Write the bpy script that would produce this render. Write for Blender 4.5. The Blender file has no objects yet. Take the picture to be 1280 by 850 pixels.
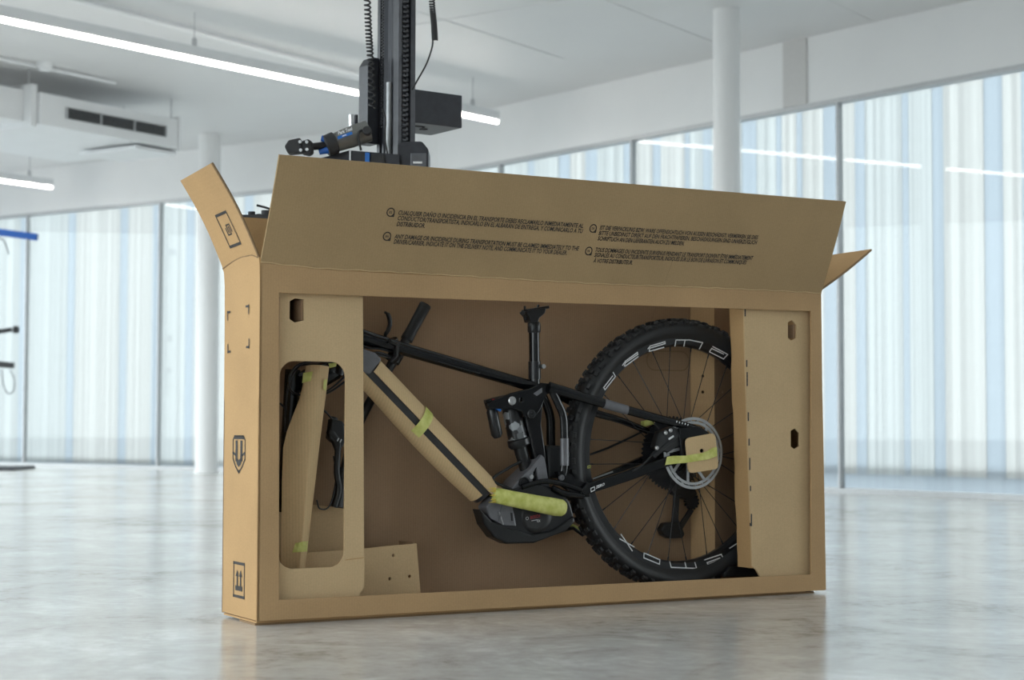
import bpy, bmesh, math, random
from mathutils import Vector, Matrix
from mathutils.geometry import tessellate_polygon
random.seed(7)
scene = bpy.context.scene
COL = scene.collection
PI = math.pi

# ------------------------------------------------------------------ camera
F_PX, PITCH, ROLL, EYE = 2185.7, 0.04765, 0.0028, 0.4915
cam_d = bpy.data.cameras.new('camera')
cam_d.sensor_width = 36.0
cam_d.lens = 36.0 * F_PX / 1280.0
cam_d.clip_end = 300
cam_d.dof.use_dof = True
cam_d.dof.focus_distance = 4.65
cam_d.dof.aperture_fstop = 4.6
cam = bpy.data.objects.new('camera', cam_d)
COL.objects.link(cam)
fw = Vector((0, math.cos(PITCH), math.sin(PITCH)))
up = Vector((0, -math.sin(PITCH), math.cos(PITCH)))
rt = Vector((1, 0, 0))
r2 = rt * math.cos(ROLL) + up * math.sin(ROLL)
u2 = up * math.cos(ROLL) - rt * math.sin(ROLL)
cam.matrix_world = Matrix(((r2.x, u2.x, -fw.x, 0), (r2.y, u2.y, -fw.y, 0), (r2.z, u2.z, -fw.z, EYE), (0, 0, 0, 1)))
scene.camera = cam

# ------------------------------------------------------------------ daylight and exposure
world = bpy.data.worlds.new('overcast_sky')
scene.world = world
world.use_nodes = True
wbg = world.node_tree.nodes['Background']
wbg.inputs[0].default_value = (0.93, 0.97, 1.0, 1)
wbg.inputs[1].default_value = 2.35
vs = scene.view_settings
vs.view_transform = 'Standard'
vs.look = 'None'
vs.gamma = 1.0
vs.use_curve_mapping = False
vs.exposure = 0.82
scene.cycles.max_bounces = 14
scene.cycles.diffuse_bounces = 7
scene.cycles.glossy_bounces = 4
scene.cycles.transparent_max_bounces = 24
scene.cycles.sample_clamp_indirect = 8.0
scene.cycles.use_denoising = True

# room outline (metres): the two glazed walls in view, a glazed side wall, plain walls behind
CORNER = Vector((-0.70, 16.30))
LDIR = Vector((-0.8220, 0.5695))      # left glazed wall runs this way from the corner
RDIR = Vector((0.6249, -0.7807))      # right glazed wall runs this way from the corner
LEN_L, LEN_R = 7.9, 26.0
P_LEFT = CORNER + LDIR * LEN_L
P_RIGHT = CORNER + RDIR * LEN_R
P_BACKL = Vector((-2.7, -4.0))
P_BACKR = Vector((P_RIGHT.x, -4.0))
CEIL, HEAD = 3.33, 2.84

def portal(p0, p1, z0, z1):
    d = (p1 - p0)
    li = bpy.data.lights.new('window_daylight_portal', 'AREA')
    li.shape = 'RECTANGLE'
    li.size = d.length
    li.size_y = z1 - z0
    li.cycles.is_portal = True
    o = bpy.data.objects.new('window_daylight_portal', li)
    COL.objects.link(o)
    mid = (p0 + p1) / 2
    x = Vector((d.x, d.y, 0)).normalized()
    y = Vector((0, 0, 1))
    zz = x.cross(y)                     # light shines along -z
    inward = Vector((0, 6, 0)) - Vector((mid.x, mid.y, 0))
    if zz.dot(inward) > 0:
        x = -x
        zz = -zz
    o.matrix_world = Matrix(((x.x, y.x, zz.x, mid.x), (x.y, y.y, zz.y, mid.y), (x.z, y.z, zz.z, (z0 + z1) / 2), (0, 0, 0, 1)))
portal(CORNER, P_LEFT, 0, HEAD)
portal(CORNER, CORNER + RDIR * 17.5, 0, HEAD)
portal(P_LEFT, P_BACKL, 0, HEAD)

# ------------------------------------------------------------------ materials
def new_mat(name):
    m = bpy.data.materials.new(name)
    m.use_nodes = True
    nt = m.node_tree
    return m, nt, nt.nodes['Principled BSDF'], nt.nodes['Material Output']

def N(nt, typ, **kw):
    n = nt.nodes.new(typ)
    for k, v in kw.items():
        setattr(n, k, v)
    return n

def ramp_mix(nt, fac, c0, c1, lo=0.3, hi=0.7):
    r = N(nt, 'ShaderNodeValToRGB')
    r.color_ramp.elements[0].position = lo
    r.color_ramp.elements[1].position = hi
    r.color_ramp.elements[0].color = (*c0, 1)
    r.color_ramp.elements[1].color = (*c1, 1)
    nt.links.new(fac, r.inputs[0])
    return r.outputs[0]

def plain(name, col, rough=0.5, metal=0.0, var=0.12, scale=40.0, bump=0.0, spec=0.5, coat=0.0):
    m, nt, b, out = new_mat(name)
    tc = N(nt, 'ShaderNodeTexCoord')
    no = N(nt, 'ShaderNodeTexNoise')
    no.inputs['Scale'].default_value = scale
    no.inputs['Detail'].default_value = 4
    nt.links.new(tc.outputs['Object'], no.inputs['Vector'])
    c0 = tuple(x * (1 - var) for x in col)
    c1 = tuple(min(1, x * (1 + var)) for x in col)
    nt.links.new(ramp_mix(nt, no.outputs[0], c0, c1), b.inputs['Base Color'])
    b.inputs['Roughness'].default_value = rough
    b.inputs['Metallic'].default_value = metal
    b.inputs['Specular IOR Level'].default_value = spec
    b.inputs['Coat Weight'].default_value = coat
    if bump:
        bp = N(nt, 'ShaderNodeBump')
        bp.inputs['Strength'].default_value = bump
        bp.inputs['Distance'].default_value = 0.001
        nt.links.new(no.outputs[0], bp.inputs['Height'])
        nt.links.new(bp.outputs[0], b.inputs['Normal'])
    return m

def cardboard(name, col, flute=900.0, axis='X', strength=0.10, rough=0.85):
    m, nt, b, out = new_mat(name)
    tc = N(nt, 'ShaderNodeTexCoord')
    n1 = N(nt, 'ShaderNodeTexNoise')
    n1.inputs['Scale'].default_value = 5.0
    n1.inputs['Detail'].default_value = 5
    n2 = N(nt, 'ShaderNodeTexNoise')
    n2.inputs['Scale'].default_value = 260.0
    n2.inputs['Detail'].default_value = 3
    wv = N(nt, 'ShaderNodeTexWave')
    wv.bands_direction = axis
    wv.inputs['Scale'].default_value = flute / 20.0
    wv.inputs['Distortion'].default_value = 0.6
    for n in (n1, n2, wv):
        nt.links.new(tc.outputs['Object'], n.inputs['Vector'])
    a = N(nt, 'ShaderNodeMath', operation='MULTIPLY_ADD')
    a.inputs[1].default_value = 0.55
    nt.links.new(n1.outputs[0], a.inputs[0])
    s = N(nt, 'ShaderNodeMath', operation='MULTIPLY')
    s.inputs[1].default_value = 0.45
    nt.links.new(n2.outputs[0], s.inputs[0])
    nt.links.new(s.outputs[0], a.inputs[2])
    w2 = N(nt, 'ShaderNodeMath', operation='MULTIPLY_ADD')
    w2.inputs[1].default_value = strength
    nt.links.new(wv.outputs['Fac'], w2.inputs[0])
    nt.links.new(a.outputs[0], w2.inputs[2])
    nt.links.new(ramp_mix(nt, w2.outputs[0], tuple(x * 0.86 for x in col), tuple(min(1, x * 1.12) for x in col), 0.30, 0.78), b.inputs['Base Color'])
    b.inputs['Roughness'].default_value = rough
    b.inputs['Specular IOR Level'].default_value = 0.25
    bp = N(nt, 'ShaderNodeBump')
    bp.inputs['Strength'].default_value = 0.12
    bp.inputs['Distance'].default_value = 0.0015
    nt.links.new(w2.outputs[0], bp.inputs['Height'])
    nt.links.new(bp.outputs[0], b.inputs['Normal'])
    return m

M = {}
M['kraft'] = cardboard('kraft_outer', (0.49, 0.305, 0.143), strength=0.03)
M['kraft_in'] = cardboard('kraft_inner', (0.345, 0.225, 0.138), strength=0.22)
M['kraft_flap_shaded'] = cardboard('kraft_flap_shaded', (0.41, 0.283, 0.150), strength=0.06)  # darker kraft holds the shade on the forward-leaning flap
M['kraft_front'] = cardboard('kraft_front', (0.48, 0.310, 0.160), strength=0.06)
M['kraft_pale'] = cardboard('kraft_pale', (0.60, 0.43, 0.245), strength=0.05)
M['kraft_edge'] = cardboard('kraft_cut_edge', (0.26, 0.17, 0.095), strength=0.3)
M['wrap'] = cardboard('wrap_paper', (0.64, 0.46, 0.255), strength=0.15)
M['ink'] = plain('black_ink', (0.030, 0.026, 0.024), 0.75, var=0.3, scale=300)
M['gloss'] = plain('gloss_black_paint', (0.006, 0.0065, 0.008), 0.14, spec=0.45)
M['black'] = plain('black_plastic', (0.009, 0.0095, 0.0105), 0.40, bump=0.1, scale=200)
M['satin'] = plain('satin_black_metal', (0.012, 0.0125, 0.0145), 0.30)
M['rubber'] = plain('tyre_rubber', (0.012, 0.0125, 0.014), 0.50, bump=0.25, scale=220)
M['knob'] = plain('tread_rubber', (0.020, 0.020, 0.021), 0.6, bump=0.3, scale=160)
M['graph'] = plain('graphite_paint', (0.17, 0.17, 0.185), 0.34, metal=0.25)
M['battery'] = plain('dark_battery_cover', (0.045, 0.044, 0.048), 0.35)
M['silver'] = plain('brushed_steel', (0.62, 0.62, 0.63), 0.28, metal=1.0)
M['rotor'] = plain('rotor_steel', (0.40, 0.41, 0.42), 0.42, metal=0.6)
M['decal'] = plain('white_decal', (0.80, 0.81, 0.82), 0.5, var=0.03)
M['red'] = plain('red_print', (0.38, 0.03, 0.035), 0.5, var=0.05)
M['blue'] = plain('blue_anodised', (0.02, 0.16, 0.55), 0.35, var=0.08)
M['standblue'] = plain('blue_powder_coat', (0.01, 0.10, 0.42), 0.45, var=0.06)
M['stand'] = plain('dark_grey_aluminium', (0.038, 0.040, 0.048), 0.42, metal=0.35)
M['standlite'] = plain('grey_anodised_aluminium', (0.115, 0.118, 0.13), 0.36, metal=0.5)
M['clamp'] = plain('cast_clamp_grey', (0.20, 0.20, 0.19), 0.4, metal=0.5)
M['paint'] = plain('white_wall_paint', (0.80, 0.80, 0.80), 0.6, var=0.015, scale=3)
M['ceil'] = plain('ceiling_paint', (0.69, 0.69, 0.69), 0.45, var=0.02, scale=1.2)
M['column'] = plain('column_paint', (0.80, 0.80, 0.80), 0.45, var=0.015, scale=4)
M['mullion'] = plain('mullion_grey', (0.50, 0.51, 0.52), 0.4, metal=0.3, var=0.04)
M['ground'] = plain('pale_paving', (0.30, 0.31, 0.32), 0.8, var=0.1, scale=1.5)
M['duct'] = plain('white_duct', (0.76, 0.77, 0.78), 0.4, var=0.02, scale=5)
M['slat'] = plain('vent_slat_grey', (0.12, 0.125, 0.13), 0.5, var=0.05)
M['slot'] = plain('vent_dark', (0.03, 0.03, 0.032), 0.7)

def tape_mat():
    m, nt, b, out = new_mat('green_paper_tape')
    tc = N(nt, 'ShaderNodeTexCoord')
    no = N(nt, 'ShaderNodeTexNoise')
    no.inputs['Scale'].default_value = 55
    no.inputs['Detail'].default_value = 6
    nt.links.new(tc.outputs['Object'], no.inputs['Vector'])
    c = ramp_mix(nt, no.outputs[0], (0.50, 0.52, 0.10), (0.72, 0.72, 0.25))
    nt.links.new(c, b.inputs['Base Color'])
    b.inputs['Roughness'].default_value = 0.55
    bp = N(nt, 'ShaderNodeBump')
    bp.inputs['Strength'].default_value = 0.5
    bp.inputs['Distance'].default_value = 0.002
    nt.links.new(no.outputs[0], bp.inputs['Height'])
    nt.links.new(bp.outputs[0], b.inputs['Normal'])
    return m
M['tape'] = tape_mat()

def camo_mat():
    m, nt, b, out = new_mat('shock_body_graphic')
    tc = N(nt, 'ShaderNodeTexCoord')
    no = N(nt, 'ShaderNodeTexVoronoi')
    no.inputs['Scale'].default_value = 60
    nt.links.new(tc.outputs['Object'], no.inputs['Vector'])
    sp = N(nt, 'ShaderNodeSeparateColor')
    nt.links.new(no.outputs['Color'], sp.inputs[0])
    c = ramp_mix(nt, sp.outputs[0], (0.014, 0.014, 0.016), (0.36, 0.38, 0.40), 0.56, 0.60)
    nt.links.new(c, b.inputs['Base Color'])
    b.inputs['Roughness'].default_value = 0.3
    return m
M['camo'] = camo_mat()

def floor_mat():
    m, nt, b, out = new_mat('polished_concrete')
    tc = N(nt, 'ShaderNodeTexCoord')
    def noise(scale, detail, rough, dist):
        n = N(nt, 'ShaderNodeTexNoise')
        n.inputs['Scale'].default_value = scale
        n.inputs['Detail'].default_value = detail
        n.inputs['Roughness'].default_value = rough
        n.inputs['Distortion'].default_value = dist
        nt.links.new(tc.outputs['Object'], n.inputs['Vector'])
        return n.outputs[0]
    clouds, veins, grain = noise(0.8, 8, 0.62, 0.6), noise(3.0, 10, 0.72, 1.4), noise(24, 6, 0.6, 0.0)
    def madd(x, k, y):
        q = N(nt, 'ShaderNodeMath', operation='MULTIPLY_ADD')
        q.inputs[1].default_value = k
        nt.links.new(x, q.inputs[0])
        if y is None: q.inputs[2].default_value = 0.0
        else: nt.links.new(y, q.inputs[2])
        return q.outputs[0]
    mix = madd(clouds, 0.40, madd(veins, 0.42, madd(grain, 0.18, None)))
    r = N(nt, 'ShaderNodeValToRGB')
    el = r.color_ramp.elements
    el[0].position, el[0].color = 0.40, (0.36, 0.34, 0.31, 1)
    el[1].position, el[1].color = 0.61, (0.86, 0.86, 0.845, 1)
    e = el.new(0.465); e.color = (0.56, 0.545, 0.52, 1)
    e = el.new(0.53); e.color = (0.66, 0.65, 0.63, 1)
    nt.links.new(mix, r.inputs[0])
    nt.links.new(r.outputs[0], b.inputs['Base Color'])
    rr = N(nt, 'ShaderNodeMapRange')
    rr.inputs['From Min'].default_value = 0.36
    rr.inputs['From Max'].default_value = 0.62
    rr.inputs['To Min'].default_value = 0.23
    rr.inputs['To Max'].default_value = 0.17
    nt.links.new(mix, rr.inputs[0])
    nt.links.new(rr.outputs[0], b.inputs['Roughness'])
    return m
M['floor'] = floor_mat()

def glass_mat():
    m, nt, b, out = new_mat('clear_glass')
    nt.nodes.remove(b)
    t = N(nt, 'ShaderNodeBsdfTransparent')
    t.inputs[0].default_value = (0.95, 0.975, 0.97, 1)
    g = N(nt, 'ShaderNodeBsdfGlossy')
    g.inputs['Roughness'].default_value = 0.02
    lw = N(nt, 'ShaderNodeLayerWeight')
    lw.inputs['Blend'].default_value = 0.5
    pw = N(nt, 'ShaderNodeMath', operation='POWER')
    pw.inputs[1].default_value = 5.0
    nt.links.new(lw.outputs['Facing'], pw.inputs[0])
    fr = N(nt, 'ShaderNodeMath', operation='MULTIPLY_ADD')
    fr.inputs[1].default_value = 0.85
    fr.inputs[2].default_value = 0.018
    nt.links.new(pw.outputs[0], fr.inputs[0])
    mx = N(nt, 'ShaderNodeMixShader')
    nt.links.new(fr.outputs[0], mx.inputs[0])
    nt.links.new(t.outputs[0], mx.inputs[1])
    nt.links.new(g.outputs[0], mx.inputs[2])
    nt.links.new(mx.outputs[0], out.inputs[0])
    return m
M['glass'] = glass_mat()

def frosted(name, tr, tint, trans_w, rib=0.88):
    # ribbed polycarbonate: part clear, part light-scattering, with fine vertical ribs
    m, nt, b, out = new_mat(name)
    nt.nodes.remove(b)
    tc = N(nt, 'ShaderNodeTexCoord')
    mp = N(nt, 'ShaderNodeMapping')
    mp.inputs['Scale'].default_value = (14, 14, 0.01)
    no = N(nt, 'ShaderNodeTexNoise')
    no.inputs['Scale'].default_value = 1.6
    no.inputs['Detail'].default_value = 3
    nt.links.new(tc.outputs['Object'], mp.inputs[0])
    nt.links.new(mp.outputs[0], no.inputs['Vector'])
    t = N(nt, 'ShaderNodeBsdfTransparent')
    nt.links.new(ramp_mix(nt, no.outputs[0], tuple(x * rib for x in tr), tr, 0.40, 0.58), t.inputs[0])
    d = N(nt, 'ShaderNodeBsdfTranslucent')
    nt.links.new(ramp_mix(nt, no.outputs[0], tuple(x * rib for x in tint), tint, 0.40, 0.58), d.inputs[0])
    mx = N(nt, 'ShaderNodeMixShader')
    mx.inputs[0].default_value = trans_w
    nt.links.new(t.outputs[0], mx.inputs[1])
    nt.links.new(d.outputs[0], mx.inputs[2])
    nt.links.new(mx.outputs[0], out.inputs[0])
    return m
M['frost_a'] = frosted('frosted_polycarbonate_white', (0.645, 0.65, 0.64), (0.59, 0.595, 0.59), 0.72)
M['frost_b'] = frosted('frosted_polycarbonate_pale', (0.62, 0.637, 0.638), (0.565, 0.582, 0.583), 0.72)
M['frost_c'] = frosted('blue_gap_dimmer', (0.555, 0.59, 0.62), (0.49, 0.525, 0.555), 0.72, 0.95)

def lamp_mat(strength):
    m, nt, b, out = new_mat('led_diffuser')
    b.inputs['Base Color'].default_value = (0.9, 0.9, 0.88, 1)
    b.inputs['Emission Color'].default_value = (1.0, 0.97, 0.90, 1)
    b.inputs['Emission Strength'].default_value = strength
    return m
M['led'] = lamp_mat(11.0)

# ------------------------------------------------------------------ mesh helpers
BASE = {}

def props(o, label=None, cat=None, group=None, kind=None):
    if label: o['label'] = label
    if cat: o['category'] = cat
    if group: o['group'] = group
    if kind: o['kind'] = kind
    return o

class MB:
    def __init__(s):
        s.v, s.f = [], []
    def add(s, vs_, fs):
        n = len(s.v)
        s.v += [tuple(x) for x in vs_]
        s.f += [tuple(i + n for i in f) for f in fs]
        return s
    def box(s, lo, hi):
        (a, b, c), (d, e, f) = lo, hi
        return s.hexa([(a, b, c), (d, b, c), (d, e, c), (a, e, c), (a, b, f), (d, b, f), (d, e, f), (a, e, f)])
    def hexa(s, p):
        return s.add(p, [(0, 3, 2, 1), (4, 5, 6, 7), (0, 1, 5, 4), (1, 2, 6, 5), (2, 3, 7, 6), (3, 0, 4, 7)])
    def bar(s, a, b, w, h, ref=(0, 0, 1)):
        # box beam from a to b: w across, h along ref
        a, b, ref = Vector(a), Vector(b), Vector(ref)
        t = (b - a).normalized()
        side = t.cross(ref).normalized() * (w / 2)
        upv = side.cross(t).normalized() * (h / 2)
        return s.hexa([a - side - upv, a + side - upv, b + side - upv, b - side - upv, a - side + upv, a + side + upv, b + side + upv, b - side + upv])
    def tube(s, path, r, seg=12, ref=(0, 1, 0), flat=1.0, caps=True, closed=False):
        # r: number or list (in-plane radius); flat: radius factor along ref
        P = [Vector(p) for p in path]
        n = len(P)
        R = r if isinstance(r, (list, tuple)) else [r] * n
        ref = Vector(ref)
        rings = []
        for i in range(n):
            if closed:
                t = P[(i + 1) % n] - P[i - 1]
            else:
                t = P[min(i + 1, n - 1)] - P[max(i - 1, 0)]
            t.normalize()
            sd = ref - t * ref.dot(t)
            if sd.length < 1e-4:
                sd = Vector((1, 0, 0)) - t * t.x
            sd.normalize()
            nn = t.cross(sd)
            rings.append([P[i] + nn * (R[i] * math.cos(2 * PI * k / seg)) + sd * (R[i] * flat * math.sin(2 * PI * k / seg)) for k in range(seg)])
        vs_ = [q for rg in rings for q in rg]
        fs = []
        m = n if closed else n - 1
        for i in range(m):
            j = (i + 1) % n
            for k in range(seg):
                l = (k + 1) % seg
                fs.append((i * seg + k, i * seg + l, j * seg + l, j * seg + k))
        if caps and not closed:
            fs.append(tuple(range(seg))[::-1])
            fs.append(tuple((n - 1) * seg + k for k in range(seg)))
        return s.add(vs_, fs)
    def lathe(s, prof, c, axis=(0, 1, 0), seg=32, close=False):
        # prof: (radius, along axis) pairs
        ax = Vector(axis).normalized()
        e1 = Vector((0, 0, 1)) if abs(ax.z) < 0.9 else Vector((1, 0, 0))
        e1 = (e1 - ax * e1.dot(ax)).normalized()
        e2 = ax.cross(e1)
        c = Vector(c)
        n = len(prof)
        vs_ = []
        for k in range(seg):
            a = 2 * PI * k / seg
            d = e1 * math.cos(a) + e2 * math.sin(a)
            for (r, h) in prof:
                vs_.append(c + d * r + ax * h)
        fs = []
        m = n if close else n - 1
        for k in range(seg):
            l = (k + 1) % seg
            for i in range(m):
                j = (i + 1) % n
                fs.append((k * n + i, k * n + j, l * n + j, l * n + i))
        if not close:
            if prof[0][0] > 1e-6: fs.append(tuple(k * n for k in range(seg)))
            if prof[-1][0] > 1e-6: fs.append(tuple(k * n + n - 1 for k in range(seg))[::-1])
        return s.add(vs_, fs)
    def cyl(s, a, b, r, seg=16, r1=None):
        a, b = Vector(a), Vector(b)
        ax = b - a
        return s.lathe([(r, 0), (r if r1 is None else r1, ax.length)], a, ax, seg)
    def panel(s, outer, holes, fn, thick):
        # flat sheet with holes: 2D loops, fn maps to 3D, thick = offset vector of the back
        th = Vector(thick)
        loops = [outer] + list(holes)
        flat = [q for lp in loops for q in lp]
        tri = tessellate_polygon([[Vector((x, y, 0)) for x, y in lp] for lp in loops])
        A = [Vector(fn(x, y)) for x, y in flat]
        n = len(A)
        fs = [tuple(t) for t in tri] + [tuple(i + n for i in t[::-1]) for t in tri]
        k = 0
        for lp in loops:
            m = len(lp)
            for i in range(m):
                j = (i + 1) % m
                fs.append((k + i, k + j, k + j + n, k + i + n))
            k += m
        return s.add(A + [q + th for q in A], fs)
    def prism(s, poly, v0, v1):
        # (u, z) outline extruded across depth v0..v1
        return s.panel(poly, [], lambda x, y: (x, v0, y), (0, v1 - v0, 0))
    def ribbon(s, pts, w, fn=None, closed=False):
        # flat stroke of width w along 2D points
        P = [Vector(p) for p in pts]
        if closed: P = P + [P[0]]
        fn = fn or (lambda x, y: (x, y, 0))
        for a, b in zip(P[:-1], P[1:]):
            d = (b - a)
            if d.length < 1e-6: continue
            d.normalize()
            nrm = Vector((-d.y, d.x)) * (w / 2)
            a2, b2 = a - d * (w * 0.45), b + d * (w * 0.45)
            s.add([fn(*(a2 - nrm)), fn(*(b2 - nrm)), fn(*(b2 + nrm)), fn(*(a2 + nrm))], [(0, 1, 2, 3)])
        return s
    def poly(s, pts, fn):
        tri = tessellate_polygon([[Vector((x, y, 0)) for x, y in pts]])
        return s.add([fn(x, y) for x, y in pts], [tuple(t) for t in tri])
    def build(s, name, mat, parent=None, smooth=None, bevel=0.0, bseg=2):
        me = bpy.data.meshes.new(name)
        base = Vector((0, 0, 0))
        if parent is not None: base = BASE.get(parent.name, base)
        me.from_pydata([tuple(Vector(v) - base) for v in s.v], [], s.f)
        bm = bmesh.new()
        bm.from_mesh(me)
        bmesh.ops.recalc_face_normals(bm, faces=bm.faces)
        bm.to_mesh(me)
        bm.free()
        me.materials.append(M[mat] if isinstance(mat, str) else mat)
        if smooth:
            for p in me.polygons: p.use_smooth = True
            me.set_sharp_from_angle(angle=math.radians(smooth))
        o = bpy.data.objects.new(name, me)
        COL.objects.link(o)
        if parent is not None:
            o.parent = parent
            BASE[o.name] = base
        if bevel:
            md = o.modifiers.new('bevel', 'BEVEL')
            md.width = bevel
            md.segments = bseg
            md.limit_method = 'ANGLE'
        return o

BOX_O = Vector((-0.6153, 4.2551, 0.0))
YAW = 0.519
AX_U = Vector((math.cos(YAW), math.sin(YAW), 0))
AX_V = Vector((-math.sin(YAW), math.cos(YAW), 0))

def local_thing(name, label, cat, base, group=None):
    # base in box coordinates (u along the front, v into the depth, z up)
    o = bpy.data.objects.new(name, None)
    o.empty_display_size = 0.05
    COL.objects.link(o)
    o.location = BOX_O + AX_U * base[0] + AX_V * base[1] + Vector((0, 0, base[2]))
    o.rotation_euler = (0, 0, YAW)
    BASE[o.name] = Vector(base)
    return props(o, label, cat, group)

def thing(name, label, cat, base, group=None, kind=None):
    o = bpy.data.objects.new(name, None)
    o.empty_display_size = 0.1
    COL.objects.link(o)
    o.location = base
    BASE[o.name] = Vector(base)
    return props(o, label, cat, group, kind)

def text_mb(body, width, height, fn, shear=0.0, bold=0.0):
    # text outlines laid out in 2D, scaled to width x height, mapped by fn
    cu = bpy.data.curves.new('text_outline', 'FONT')
    cu.body = body
    cu.size = 1.0
    cu.shear = shear
    cu.offset = bold
    cu.resolution_u = 2
    ob = bpy.data.objects.new('text_outline', cu)
    COL.objects.link(ob)
    dg = bpy.context.evaluated_depsgraph_get()
    me = ob.evaluated_get(dg).to_mesh()
    vs_ = [v.co.copy() for v in me.vertices]
    fs = [tuple(p.vertices) for p in me.polygons]
    ob.evaluated_get(dg).to_mesh_clear()
    bpy.data.objects.remove(ob)
    bpy.data.curves.remove(cu)
    m = MB()
    if not vs_: return m
    x0, x1 = min(v.x for v in vs_), max(v.x for v in vs_)
    cap = 0.73
    return m.add([fn((v.x - x0) / (x1 - x0) * width, v.y / cap * height) for v in vs_], fs)

def rrect(x0, y0, x1, y1, r, seg=5):
    out = []
    for cx, cy, a0 in ((x1 - r, y1 - r, 0), (x0 + r, y1 - r, 90), (x0 + r, y0 + r, 180), (x1 - r, y0 + r, 270)):
        for k in range(seg + 1):
            a = math.radians(a0 + 90 * k / seg)
            out.append((cx + r * math.cos(a), cy + r * math.sin(a)))
    return out

# ------------------------------------------------------------------ room
def poly3(name, pts, z0, z1, mat, kind='structure', label=None, cat=None):
    m = MB()
    m.panel(pts, [], lambda x, y: (x, y, z0), (0, 0, z1 - z0))
    o = m.build(name, mat)
    return props(o, label, cat, kind=kind)

plan = [tuple(P_BACKL), tuple(P_BACKR), tuple(P_RIGHT), tuple(CORNER), tuple(P_LEFT)]
poly3('floor', plan, -0.12, 0.0, 'floor', label='polished grey concrete floor reflecting the windows', cat='floor')
CEILING = poly3('ceiling', plan, CEIL, CEIL + 0.15, 'ceil', label='pale grey painted ceiling', cat='ceiling')

def wall_seg(m, a, b, z0, z1, t=0.14):
    # vertical slab on the outer side of the line a-b
    d = (b - a).normalized()
    n = Vector((d.y, -d.x))
    if n.dot(Vector((0, 6)) - a) > 0: n = -n
    q = n * t
    return m.hexa([(a.x, a.y, z0), (b.x, b.y, z0), (b.x + q.x, b.y + q.y, z0), (a.x + q.x, a.y + q.y, z0),
                   (a.x, a.y, z1), (b.x, b.y, z1), (b.x + q.x, b.y + q.y, z1), (a.x + q.x, a.y + q.y, z1)])

props(wall_seg(MB(), CORNER, P_LEFT, HEAD, CEIL).build('wall_left', 'paint'), 'white bulkhead above the left run of windows', 'wall', kind='structure')
wr = MB()
wall_seg(wr, CORNER, P_RIGHT, HEAD, CEIL)
wall_seg(wr, CORNER + RDIR * 17.5, P_RIGHT, 0, HEAD)
props(wr.build('wall_right', 'paint'), 'white bulkhead above the right run of windows', 'wall', kind='structure')
ws = MB()
wall_seg(ws, P_LEFT, P_BACKL, HEAD, CEIL)
props(ws.build('wall_side', 'paint'), 'white bulkhead of the glazed side wall', 'wall', kind='structure')
wb = MB()
wall_seg(wb, P_BACKL, P_BACKR, 0, CEIL)
props(wb.build('wall_back', 'paint'), 'white wall behind the viewer', 'wall', kind='structure')

# thin darker grey strip on the right bulkhead
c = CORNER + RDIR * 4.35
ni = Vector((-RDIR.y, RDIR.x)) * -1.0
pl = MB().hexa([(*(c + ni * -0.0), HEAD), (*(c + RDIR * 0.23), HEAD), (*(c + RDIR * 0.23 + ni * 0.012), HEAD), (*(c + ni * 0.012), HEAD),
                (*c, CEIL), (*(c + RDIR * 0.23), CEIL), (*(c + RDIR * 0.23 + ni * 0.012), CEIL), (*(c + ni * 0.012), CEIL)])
props(pl.build('trim_1', plain('bulkhead_strip_grey', (0.60, 0.59, 0.58), 0.6, var=0.02)), 'flat grey strip on the bulkhead', 'trim', kind='structure')

win_n = [0]
def window_run(a, d, stops, label):
    # floor-to-head glazing: head rail, sill rail, mullions, one pane per bay
    win_n[0] += 1
    nin = Vector((d.y, -d.x))
    if nin.dot(Vector((0, 6)) - a) < 0: nin = -nin
    s0, s1 = stops[0], stops[-1]
    def pt(s_, off, z): return (a.x + d.x * s_ + nin.x * off, a.y + d.y * s_ + nin.y * off, z)
    m = MB()
    for z0, z1 in ((0, 0.035), (HEAD - 0.03, HEAD)):
        m.hexa([pt(s0, 0.0, z0), pt(s1, 0.0, z0), pt(s1, -0.10, z0), pt(s0, -0.10, z0), pt(s0, 0.0, z1), pt(s1, 0.0, z1), pt(s1, -0.10, z1), pt(s0, -0.10, z1)])
    w = m.build('window_%d' % win_n[0], 'mullion')
    props(w, label, 'window', kind='structure')
    for st in stops:
        q = MB().hexa([pt(st - 0.009, 0.0, 0.035), pt(st + 0.009, 0.0, 0.035), pt(st + 0.009, -0.055, 0.035), pt(st - 0.009, -0.055, 0.035),
                       pt(st - 0.009, 0.0, HEAD - 0.03), pt(st + 0.009, 0.0, HEAD - 0.03), pt(st + 0.009, -0.055, HEAD - 0.03), pt(st - 0.009, -0.055, HEAD - 0.03)])
        q.build('mullion', 'mullion', w)
    for x, y in zip(stops[:-1], stops[1:]):
        q = MB().hexa([pt(x + 0.009, -0.035, 0.035), pt(y - 0.009, -0.035, 0.035), pt(y - 0.009, -0.045, 0.035), pt(x + 0.009, -0.045, 0.035),
                       pt(x + 0.009, -0.035, HEAD - 0.03), pt(y - 0.009, -0.035, HEAD - 0.03), pt(y - 0.009, -0.045, HEAD - 0.03), pt(x + 0.009, -0.045, HEAD - 0.03)])
        q.build('glass_pane', 'glass', w)
    return w
def along(a, d, p): return (Vector(p) - a).dot(d)
sL = [along(CORNER, LDIR, (-5.476, 19.607)), along(CORNER, LDIR, (-3.736, 18.402))]
window_run(CORNER, LDIR, [0.10, 1.58, sL[1], sL[0], LEN_L - 0.05], 'floor-length glazing at the far left with thin grey mullions')
sR = [along(CORNER, RDIR, (0.964, 14.219)), along(CORNER, RDIR, (2.333, 12.508))]
window_run(CORNER, RDIR, [0.06, 0.92, sR[0], sR[1], sR[1] + 2.19, sR[1] + 4.38, sR[1] + 6.57, sR[1] + 8.76, 17.45], 'floor-length glazing on the right with thin grey mullions')
dS = (P_BACKL - P_LEFT)
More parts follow.
